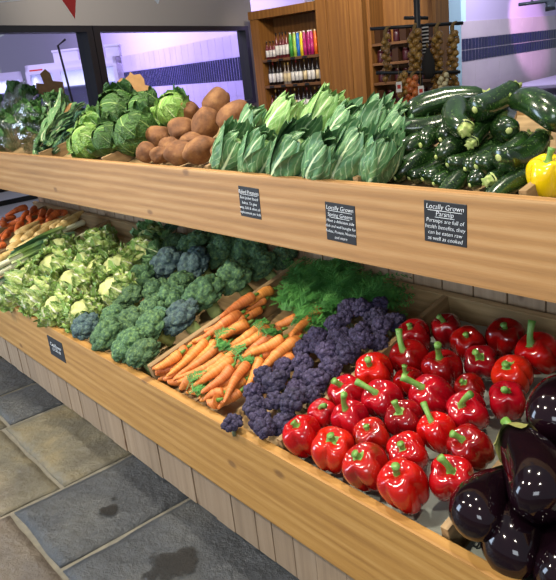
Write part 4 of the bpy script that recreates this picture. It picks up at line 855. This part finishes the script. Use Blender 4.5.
def window(name, x0, x1, fl_, fr_):
    w = thing(name, None, None); tag(w, kind='structure'); w.matrix_basis = MW
    obj('window_frame', MB().box((x0, -.10, zi), (x1, .03, zT)).box((x0, -.10, .85), (x1, .03, .9)).box((x0, -.10, .9), (x0+fl_, .03, zi)).box((x1-fr_, -.10, .9), (x1, .03, zi)).mesh('window_frame', 'frame_black', False), w)
    obj('pane', MB().box((x0+fl_, -.04, .9), (x1-fr_, -.032, zi)).mesh('pane', 'glass', False), w); return w
window('window_1', -2.4, (wM0+wM1)/2, .07, .085); w2 = window('window_2', (wM0+wM1)/2+.012, wR, .095, .10)
obj('window_stay', MB().tube([(wpt(82, 37)[0], -.2, wpt(82, 37)[1]), (wpt(75, 43)[0], -.2, wpt(75, 43)[1]), (wpt(88, 92)[0], -.2, wpt(88, 92)[1]-.1)], .011, 6).mesh('window_stay', 'frame_black', False), w2)
# room behind the window
BD = axis(-80); BN = np.array([-BD[1], BD[0], 0]); BN = BN*(1 if BN@(-np.array([-8, 6, 0])) > 0 else -1); BO = CAM+ray(243, 60)*11.2; BO[2] = 0
def bpt(x, y): p = hit(x, y, BN, BO)-BO; return p@BD, p[2]
MBk = Matrix(((BD[0], BN[0], 0, BO[0]), (BD[1], BN[1], 0, BO[1]), (0, 0, 1, 0), (0, 0, 0, 1)))
zb1, zb0 = bpt(243, 56.5)[1], bpt(245, 80)[1]; ztt = bpt(240, 33)[1]
bw = obj('wall_back', MB().box((-2.0, -.15, 0), (9, 0, ztt), 1, MBk).box((-2.0, -.15, ztt), (24, -.012, 3.6), 0, MBk).box((9, -.15, 0), (24, -.012, ztt), 0, MBk).mesh('wall_back', ['lav_wall', 'lav_tile'], False)); tag(bw, kind='structure')
mb = MB(); x = -1.8
while x < 8.5: mb.box((x, 0, zb0), (x+.074, .008, zb1), 0, MBk); x += .1
o = obj('blue_tile_band', mb.mesh('blue_tile_band', 'navy_tile', False), bw); o['kind'] = 'stuff'
mb = MB(); x = -1.8
while x < 8.5:
    for k in range(4):
        z1_ = zb0-.012-k*.25
        if z1_ > .3: mb.box((x, 0, z1_-.24), (x+.30, .006, z1_), 0, MBk)
    mb.box((x, 0, zb1+.012), (x+.30, .006, ztt-.01), 0, MBk); x += .31
o = obj('pale_tile_field', mb.mesh('pale_tile_field', 'lav_tile', False), bw); o['kind'] = 'stuff'
# glass-door chiller in the back room
def chiller(px0, px1, pyt, dist, label, doors, tilt=14, dep=.7, zb=0.0):
    c = CAM+ray((px0+px1)/2, pyt)*dist; az = math.atan2(c[0], c[1])+math.radians(tilt); r_ = np.array([math.cos(az), -math.sin(az), 0]); f_ = np.array([-math.sin(az), -math.cos(az), 0])
    w = (px1-px0)*dist/F*1.02; H = c[2]; M = Matrix(((r_[0], f_[0], 0, c[0]), (r_[1], f_[1], 0, c[1]), (0, 0, 1, 0), (0, 0, 0, 1)))
    t = thing('glass_door_chiller', label, 'fridge', M)
    obj('cabinet', MB().box((-w/2, -dep, 0), (-w/2+.04, 0, H)).box((w/2-.04, -dep, 0), (w/2, 0, H)).box((-w/2, -dep, H-.08), (w/2, 0, H)).box((-w/2, -dep, 0), (w/2, 0, .3)).box((-w/2, -dep, 0), (w/2, -dep+.04, H)).mesh('cabinet', 'white_enamel', False), t)
    for k in range(3): obj('shelf', MB().box((-w/2+.04, -dep+.05, .55+k*.38), (w/2-.04, -.06, .57+k*.38)).mesh('shelf', 'steel', False), t)
    dw = w/doors
    for k in range(doors):
        x0 = -w/2+k*dw
        d = obj('door', MB().box((x0, 0, .3), (x0+.05, .04, H-.08)).box((x0+dw-.05, 0, .3), (x0+dw, .04, H-.08)).box((x0+.05, 0, H-.12), (x0+dw-.05, .04, H-.08)).box((x0+.05, 0, .3), (x0+dw-.05, .04, .36)).mesh('door', 'white_enamel', False), t)
        obj('pane', MB().box((x0+.05, .015, .36), (x0+dw-.05, .022, H-.12)).mesh('pane', 'glass', False), d)
    d = lamp('chiller_tube', 'AREA', M @ Vector((0, -.25, H-.14)), M @ Vector((0, -.4, .5)), 9, (.85, .9, 1), w*.8, size_y=.1)
    return t, M, w, H
t, M, w_, H_ = chiller(26, 114, 61, 8.9, 'white glass-door chiller seen through the shop window', 3, 10)
obj('red_strip', MB().box((-w_/2+.05, 0, H_-.09), (-w_/2+.22, .006, H_-.06)).mesh('red_strip', 'bunting_red', False), t)
for x0, lb in ((-.12, 'white carton standing on top of the glass-door chiller'), (.50, 'white carton on the chiller end behind the window mullion')):
    wd = .33 if x0 < 0 else .18
    o = thing('carton', lb, 'box', M @ Matrix.Translation(Vector((x0+.07, -.3, H_)))); obj('carton_body', bevbox('carton_body', (-wd/2-.02, -.15, 0), (wd/2-.02, .15, .13), 'white_enamel', .006), o); obj('carton_lid', bevbox('carton_lid', (-wd/2-.03, -.16, .13), (wd/2-.01, .16, .16), 'white_enamel', .005), o)
t, M, w_, H_ = chiller(-34, 19, 74, 10.0, 'dark-framed lit display fridge at the window edge', 2, 0)
p = M @ Vector((.05, -.3, H_)); o = thing('spray_bottle', 'white tapered bottle standing on the display fridge', 'bottle', p)
obj('bottle_body', MB().lathe([(0, 0), (.05, .005), (.05, .14), (.035, .2), (.02, .26), (.012, .34), (0, .36)], 14).mesh('bottle_body', 'white_enamel'), o); obj('bottle_band', MB().lathe([(.0515, .12), (.0515, .15), (.040, .2)], 14).mesh('bottle_band', 'steel'), o)
# white chest at the end of the stand
t = thing('white_chest', 'white panelled chest with black bumper strips past the end of the stand', 'fridge', (-4.93, 1.7, 0))
obj('body', bevbox('body', (-.10, -.95, .0), (0, .9, .86), 'white_enamel', .015), t)
for z in (hit(20, 199.5, (1, 0, 0), (-4.93, 0, 0))[2], hit(20, 186, (1, 0, 0), (-4.93, 0, 0))[2]): obj('bumper_strip', bevbox('bumper_strip', (0, -.95, z-.018), (.014, .9, z+.018), 'frame_black', .004), t)
# bunting
for i, (a, b, c, m, lb) in enumerate([((60, -3), (76, -3), (75, 19), 'bunting_red', 'red triangular bunting flag hanging over the window'), ((146, -9), (163, -9), (158, 4), 'bunting_white', 'white triangular bunting flag above the cabbages')]):
    P = [CAM+ray(*q)*4.6 for q in (a, b, c)]; nn = np.cross(P[1]-P[0], P[2]-P[0]); nn /= np.linalg.norm(nn); V = [p+nn*.0015 for p in P]+[p-nn*.0015 for p in P]; o0 = np.mean(P, 0)
    t = thing('bunting_flag', lb, 'bunting', o0, 'bunting flags'); obj('pennant', mesh('pennant', [v-o0 for v in V], [(0, 1, 2), (5, 4, 3), (0, 3, 4, 1), (1, 4, 5, 2), (2, 5, 3, 0)], m, False), t)
    obj('tape', MB().tube([P[0]-o0+np.array([0, 0, .004]), P[1]-o0+np.array([0, 0, .004])], .006, 6).mesh('tape', m), t)
P = [CAM+ray(*q)*4.6 for q in ((-60, 8), (60, -4), (163, -10), (300, -30))]; o0 = P[0]*1.0
tag(obj('bunting_string', MB().tube([p-o0 for p in P], .003, 6).mesh('bunting_string', 'bunting_white'), None, loc=o0), 'white cord that the bunting flags hang from', 'cord')

# ------------------------------------------------------------------ bookcases with bottles
KD = -axis(-102); KN = np.array([KD[1], -KD[0], 0]); KO = CAM+ray(254, 60)*8.9; KO[2] = 0          # KN faces the shop
def kpt(x, y): p = hit(x, y, KN, KO)-KO; return p@KD, p[2]
MK = Matrix(((KD[0], -KN[0], 0, KO[0]), (KD[1], -KN[1], 0, KO[1]), (0, 0, 1, 0), (0, 0, 0, 1)))    # y goes back into the case
zTop = kpt(256, 11)[1]; xa = kpt(262, 60)[0]; xb = kpt(321, 60)[0]; xc = kpt(369, 60)[0]; s1, s2, s3 = kpt(290, 57)[1], kpt(290, 84)[1], kpt(290, 112)[1]
case = thing('bottle_bookcase', 'tall oak bookcase of bottles beside the shop window', 'bookcase', MK)
DP = .34
board('side_panel', (0, 0, 0), (xa, DP, zTop), 'oak_case', case); board('side_panel', (xb, 0, 0), (xb+.035, DP, zTop), 'oak_case', case)
board('cornice', (-.01, -.015, zTop-.10), (xb+.035, DP, zTop), 'oak_case', case); board('back_panel', (xa, DP-.02, 0), (xb, DP, zTop-.1), 'oak_case', case)
for z in (s1, s2, s3, s3-.4, .1):
    board('shelf', (xa, .01, z-.035), (xb, DP-.02, z), 'oak_shelf', case)
for z in (s1, s2):
    for k in range(4): board('price_ticket', (xa+.08+k*.19, .004, z-.030), (xa+.15+k*.19, .01, z-.006), 'chalkboard', case, .001)
# pillar of boards between the cases
pil = thing('oak_pillar', 'wide plank-clad oak pillar between the two bookcases', 'pillar', MK)
x = xb+.037; k = 0
while x < xc-.02: w = min(.155, xc-x); board('plank', (x+.002, -.10+.006*(k % 2), 0), (x+w-.002, DP, zTop+.45), 'oak_case', pil, .003); x += w; k += 1
xd, xe = xc+.002, kpt(437, 60)[0]
case2 = thing('jar_bookcase', 'oak bookcase of dark jars behind the hanging onions', 'bookcase', MK)
board('side_panel', (xd, 0, 0), (xd+.04, DP, zTop+.4), 'oak_case', case2); board('side_panel', (xe-.04, 0, 0), (xe, DP, zTop+.4), 'oak_case', case2); board('back_panel', (xd+.04, DP-.02, 0), (xe-.04, DP, zTop+.4), 'oak_case', case2); board('cornice', (xd+.04, 0, zTop+.3), (xe-.04, DP-.02, zTop+.4), 'oak_case', case2)
js = [kpt(390, y)[1] for y in (42, 62, 82, 103)]
for z in js: board('shelf', (xd+.04, .01, z-.03), (xe-.04, DP-.02, z), 'oak_shelf', case2)
def bottle_mesh(H, r, mats, shoulder=.62, neck=.3, lab=(.12, .5)):
    n1 = r*neck; prof = [(0, 0), (r, 0), (r, H*lab[0]), (r*1.02, H*lab[0]), (r*1.02, H*lab[1]), (r, H*lab[1]), (r, H*shoulder), (n1*1.2, H*(shoulder+.14)), (n1, H*(shoulder+.18)), (n1, H*.88), (n1*1.15, H*.88), (n1*1.15, H), (0, H)]
    mi = [0, 0, 1, 1, 1, 0, 0, 0, 0, 2, 2, 2]; N = 10; V, Fc, ms, ids = [], [], [], []
    for q, z in prof:
        ids.append(len(V)); 
        for k in range(N): V.append((max(q, 1e-4)*math.cos(6.2832*k/N), max(q, 1e-4)*math.sin(6.2832*k/N), z))
    for i in range(len(prof)-1):
        for k in range(N): Fc.append((ids[i]+k, ids[i]+(k+1) % N, ids[i+1]+(k+1) % N, ids[i+1]+k)); ms.append(mi[i])
    return mesh('bottle', V, Fc, mats, True, ms)
BT = {'short': bottle_mesh(.22, .033, ['rose_glass', 'label_white', 'cap_black']), 'tall': bottle_mesh(.31, .037, ['rose_glass', 'label_white', 'cap_black'], .6), 'wine': bottle_mesh(.29, .036, ['wine_dark', 'label_white', 'cap_black'], .6), 'wine_red': bottle_mesh(.29, .036, ['wine_dark', 'label_white', 'cap_red'], .6), 'wine_gold': bottle_mesh(.29, .036, ['wine_dark', 'label_cream', 'cap_gold'], .6), 'squat': bottle_mesh(.27, .05, ['clear_glass', 'label_cream', 'cap_gold'], .5)}
for c, cap in (('green', 'white'), ('lime', 'white'), ('blue', 'white'), ('yellow', 'cream'), ('magenta', 'white'), ('orange', 'cream')): BT[c] = bottle_mesh(.29, .04, ['can_'+c, 'can_'+c, 'label_'+cap], .8, .55)
words_ = {'short': 'short rose-coloured bottle', 'tall': 'tall rose-coloured bottle with white label', 'wine': 'dark wine bottle with white label', 'wine_red': 'dark wine bottle with red cap', 'wine_gold': 'dark wine bottle with gold cap', 'squat': 'squat pale spirit bottle', 'green': 'green bottle', 'lime': 'lime green bottle', 'blue': 'blue bottle', 'yellow': 'yellow bottle', 'magenta': 'magenta bottle', 'orange': 'orange bottle'}
def shelf_row(names, z, gname, where):
    W_ = (xb-xa-.04)/len(names)
    for k, nm in enumerate(names):
        p = MK @ Vector((xa+.02+W_*(k+.5), .07+random.uniform(-.01, .015), z+.001)); o = obj('bottle', BT[nm], None, loc=p); sx = min(1, .47*W_/({'squat': .051, 'short': .034, 'tall': .038}.get(nm, .041))); o.scale = (sx, sx, 1); tag(o, f'{words_[nm]}, {ORD[k]} along the {where} bookcase shelf', 'bottle', gname)
shelf_row(['short', 'short', 'short', 'tall', 'tall', 'tall', 'tall', 'green', 'lime', 'blue', 'yellow', 'magenta', 'magenta', 'magenta', 'orange', 'orange'][:16], s1, 'bottles on the upper shelf', 'upper')
shelf_row(['wine', 'wine_red', 'wine', 'wine', 'squat', 'squat', 'wine', 'wine_red', 'wine', 'wine_gold', 'wine', 'wine', 'wine_gold', 'wine'], s2, 'bottles on the middle shelf', 'middle')
shelf_row(['short', 'wine_gold', 'wine', 'wine', 'wine_red', 'wine', 'wine_gold', 'wine', 'wine', 'wine_red', 'wine', 'wine_gold', 'wine', 'wine'], s3, 'bottles on the lowest shelf', 'lowest visible')
JR = MB().lathe([(0, 0), (.038, 0), (.04, .01), (.04, .10), (.032, .115), (.036, .116), (.036, .14), (0, .14)], 12).mesh('jar', 'jar_maroon'); JB = MB().box((-.045, -.04, 0), (.045, .04, .15)).mesh('jar', 'jar_brown', False)
for r_, z in enumerate(js):
    for k in range(7):
        p = MK @ Vector((xd+.10+k*(xe-xd-.2)/6, .10, z+.001)); o = obj('jar', JR if (r_+k) % 3 else JB, None, loc=p); tag(o, f'dark maroon jar, {ORD[k]} along the {ORD[r_]} shelf down behind the onions', 'jar', 'jars behind the onions')
# ------------------------------------------------------------------ onion rack
def at(x, y, d): return CAM+ray(x, y)*d
DO = 5.2
rk = at(418, 40, DO); rack = thing('onion_rack', 'black metal pole rack hung with onion strings', 'rack', (rk[0], rk[1], 0))
l0, l1 = at(370, 29, DO), at(462, 23, DO); base = np.array([rk[0], rk[1], 0])
obj('pole', MB().tube([(0, 0, 0), (0, 0, 2.3)], .024, 12).mesh('pole', 'black_metal'), rack); obj('foot_plate', MB().lathe([(0, 0), (.22, 0), (.22, .015), (.03, .03), (0, .03)], 20).mesh('foot_plate', 'black_metal'), rack)
def rail(a, b, nm='rail'): obj(nm, MB().tube([at(*a, DO)-base, at(*b, DO)-base], .013, 8).mesh(nm, 'black_metal'), rack)
rail((370, 29), (463, 23)); rail((376, 73), (460, 72)); rail((404, 18), (428, 18), 'clamp')
ON = {k: MB().lathe([(0, -.032), (.012, -.030), (.027, -.016), (.033, 0), (.029, .015), (.014, .027), (.006, .038), (.004, .05), (0, .051)], 14).mesh('onion', m) for k, m in (('g', 'onion_gold'), ('r', 'onion_red'), ('w', 'garlic'))}
def string(label, top, bot, n_, k, sc_=1.0, spread=.03, free=.12):
    a, b = at(*top, DO-.06), at(*bot, DO-.06); t = thing('onion_string', label, 'onions', a, 'onion strings on the rack'); L = a[2]-b[2]
    obj('braid', MB().tube([(0, .06, .014), (0, .02, .005), (0, 0, -.02), (.004, 0, -L*.3), (-.004, 0, -L*.7), (0, 0, -L)], [.006, .012, .016, .018, .014, .008], 8).mesh('braid', 'straw'), t)
    n_ = int(n_*1.6)
    for i in range(n_):
        an = i*2.4; f = free+(1-free)*(i+.5)/n_; rad = spread*random.uniform(.8, 1.2)
        obj('onion', ON[k], t, M=Matrix.Translation(Vector((math.cos(an)*rad, math.sin(an)*rad, -L*f))) @ Matrix.Rotation(random.uniform(-.6, .6), 4, 'X') @ Matrix.Rotation(random.uniform(2, 4), 4, 'Y') @ Matrix.Scale(random.uniform(.75, 1.0)*sc_, 4))
string('golden onion string at the end of the rack nearest the pillar', (385, 29), (392, 80), 10, 'g', .8, .02); string('long golden onion string beside the rack pole', (414, 25), (415, 78), 16, 'g', 1.0, .032)
string('red-brown onion string hanging lowest on the rack', (411, 74), (412, 110), 18, 'r', .95, .036, .1); string('golden onion string third from the rack end over the blue wall', (436, 25), (434, 98), 18, 'g', .95, .03); string('golden onion string at the rack end by the blue wall', (452, 24), (453, 94), 16, 'g', .9, .028)
string('short golden onion string below the lower rail', (402, 73), (400, 96), 10, 'g', .85, .03, .05); string('pale garlic string beside the red-brown onions', (443, 73), (444, 96), 8, 'w', .7, .025, .05)
for x, y, lb in ((399, 87, 'white and red price tag beside the red-brown onions, pillar side'), (421, 91, 'white and red price tag on the red-brown onions, blue wall side')):
    p = at(x, y, DO-.13); t = thing('price_tag', lb, 'tag', Matrix.Translation(Vector(p)) @ Matrix.Rotation(math.radians(40), 4, 'Z'), 'price tags on the onions')
    obj('card', MB().box((-.021, -.001, -.038), (.021, .001, .038)).mesh('card', 'tag_white', False), t); obj('red_mark', MB().box((-.013, -.002, -.012), (.013, -.001, .016)).mesh('red_mark', 'tag_red', False), t); obj('loop', MB().tube([(0, 0, .036), (0, .03, .09), (0, .09, .16)], .002, 5).mesh('loop', 'straw'), t)
p = at(425, 27, DO-.04); t = thing('striped_ribbon', 'black and white striped strap hanging from the rack rail', 'strap', p)
obj('strap', MB().box((-.028, -.004, -.20), (.028, .004, .02)).mesh('strap', 'black_metal', False), t)
for k in range(8): obj('white_stripe', MB().box((-.029, -.0055, -.19+k*.026), (.029, .0055, -.18+k*.026)).mesh('white_stripe', 'label_white', False), t)
p = at(428, 52, DO-.04); t = thing('dark_sack', 'dark net sack hanging under the striped strap', 'sack', p)
obj('sack_body', MB().lathe([(0, -.20), (.03, -.195), (.05, -.15), (.048, -.06), (.02, .0), (.012, .03), (0, .03)], 14).mesh('sack_body', 'gap_dark'), t)
obj('tie', MB().tube([(.0, 0, .03), (-.01, 0, .06)], .008, 6).mesh('tie', 'straw'), t)

# ------------------------------------------------------------------ tiled butcher wall
TD = axis(-8.2); TN = np.array([TD[1], -TD[0], 0]); TO = CAM+ray(461.5, 50)*8.4; TO[2] = 0
def tpt(x, y): p = hit(x, y, TN, TO)-TO; return p@TD, p[2]
MT = Matrix(((TD[0], TN[0], 0, TO[0]), (TD[1], TN[1], 0, TO[1]), (0, 0, 1, 0), (0, 0, 0, 1)))
z1, z0 = tpt(463, 39)[1], tpt(463, 61.6)[1]; zt = tpt(463, 21.5)[1]
rw_ = obj('wall_right', MB().box((0, -.15, 0), (6, 0, zt), 1, MT).box((0, -.15, zt), (6, -.01, 3.6), 0, MT).mesh('wall_right', ['lav_wall', 'pale_tile'], False)); tag(rw_, kind='structure')
mb = MB(); x = .01; zm = (z0+z1)/2
while x < 5.8: mb.box((x, 0, z0), (x+.074, .008, zm-.006), 0, MT).box((x, 0, zm+.006), (x+.074, .008, z1), 0, MT); x += .094
o = obj('blue_tile_band', mb.mesh('blue_tile_band', 'navy_tile', False), rw_); o['kind'] = 'stuff'
mb = MB(); x = .01
while x < 5.8:
    for k in range(4): 
        za = z0-.01-k*.26
        mb.box((x, 0, za-.25), (x+.366, .002, za), 0, MT)
    mb.box((x, 0, z1+.008), (x+.366, .002, zt-.006), 0, MT); x += .37
o = obj('pale_tile_field', mb.mesh('pale_tile_field', 'pale_tile', False), rw_); o['kind'] = 'stuff'
# pale blue end wall
e0 = hit(437, 60, KN, TO); e1 = TO.copy(); e0[2] = 0; ed = e1-e0; el = np.linalg.norm(ed); ed /= el; en = np.array([-ed[1], ed[0], 0])
ME = Matrix(((ed[0], en[0], 0, e0[0]), (ed[1], en[1], 0, e0[1]), (0, 0, 1, 0), (0, 0, 0, 1)))
o = obj('wall_end', MB().box((-.02, 0, 0), (el, .15, 3.6), 0, ME).mesh('wall_end', 'pale_blue', False)); tag(o, kind='structure')
o = obj('trim_1', MB().box((-.02, -.02, 1.0), (.16, -.001, 1.48), 0, ME).mesh('trim_1', 'steel', False)); tag(o, kind='structure')
# meat counter
c0, c1 = tpt(498, 86), tpt(556, 80)
t = thing('meat_counter', 'white meat counter with pale ledge in front of the tiled wall', 'counter', MT @ Matrix.Translation(Vector((1.2, .75, 0))))
zl = (at(530, 83, 9.0))[2]
obj('base', bevbox('base', (-.7, -.4, 0), (3.6, .4, zl-.16), 'white_enamel', .01), t); obj('ledge', bevbox('ledge', (-.7, -.45, zl-.04), (3.6, .42, zl), 'lav_wall', .006), t)
obj('glass_front', MB().box((-.7, .38, zl-.16), (3.6, .39, zl-.04)).mesh('glass_front', 'glass', False), t); obj('tray', MB().box((-.6, -.3, zl-.16), (3.5, .3, zl-.13)).mesh('tray', 'white_enamel', False), t)
for k in range(4): obj('post', MB().box((-.69+k*1.42, .36, zl-.16), (-.66+k*1.42, .38, zl-.04)).mesh('post', 'steel', False), t)
p = MT @ Vector((2.3, .95, zl)); o = thing('plastic_bag_roll', 'crumpled white plastic bag lying on the meat counter ledge', 'bag', p)
obj('bag_body', mesh('bag_body', ICO[3][0]*(1+blob_noise(ICO[3][0], 2.4, .5, 3))[:, None]*np.array([.10, .09, .08])+np.array([0, 0, .06]), ICO[3][1], 'label_white'), o); obj('bag_neck', MB().tube([(0, 0, .1), (.02, 0, .18)], [.02, .04], 8).mesh('bag_neck', 'label_white'), o)
# track light over the counter
p = at(532, 3, 6.5); t = thing('track_light', 'grey arm of a ceiling track light above the tiled wall', 'lamp', p); r_ = at(556, 0, 6.5)-p
obj('arm', MB().tube([-r_*.55, r_*.2, r_*1.3], .016, 8).mesh('arm', 'steel'), t); obj('head', MB().tube([r_*.75, r_*.78+np.array([0, 0, -.09])], [.045, .05], 12).mesh('head', 'steel'), t); obj('drop_rod', MB().tube([(0, 0, 0), (0, 0, 1.6)], .008, 6).mesh('drop_rod', 'steel'), t)
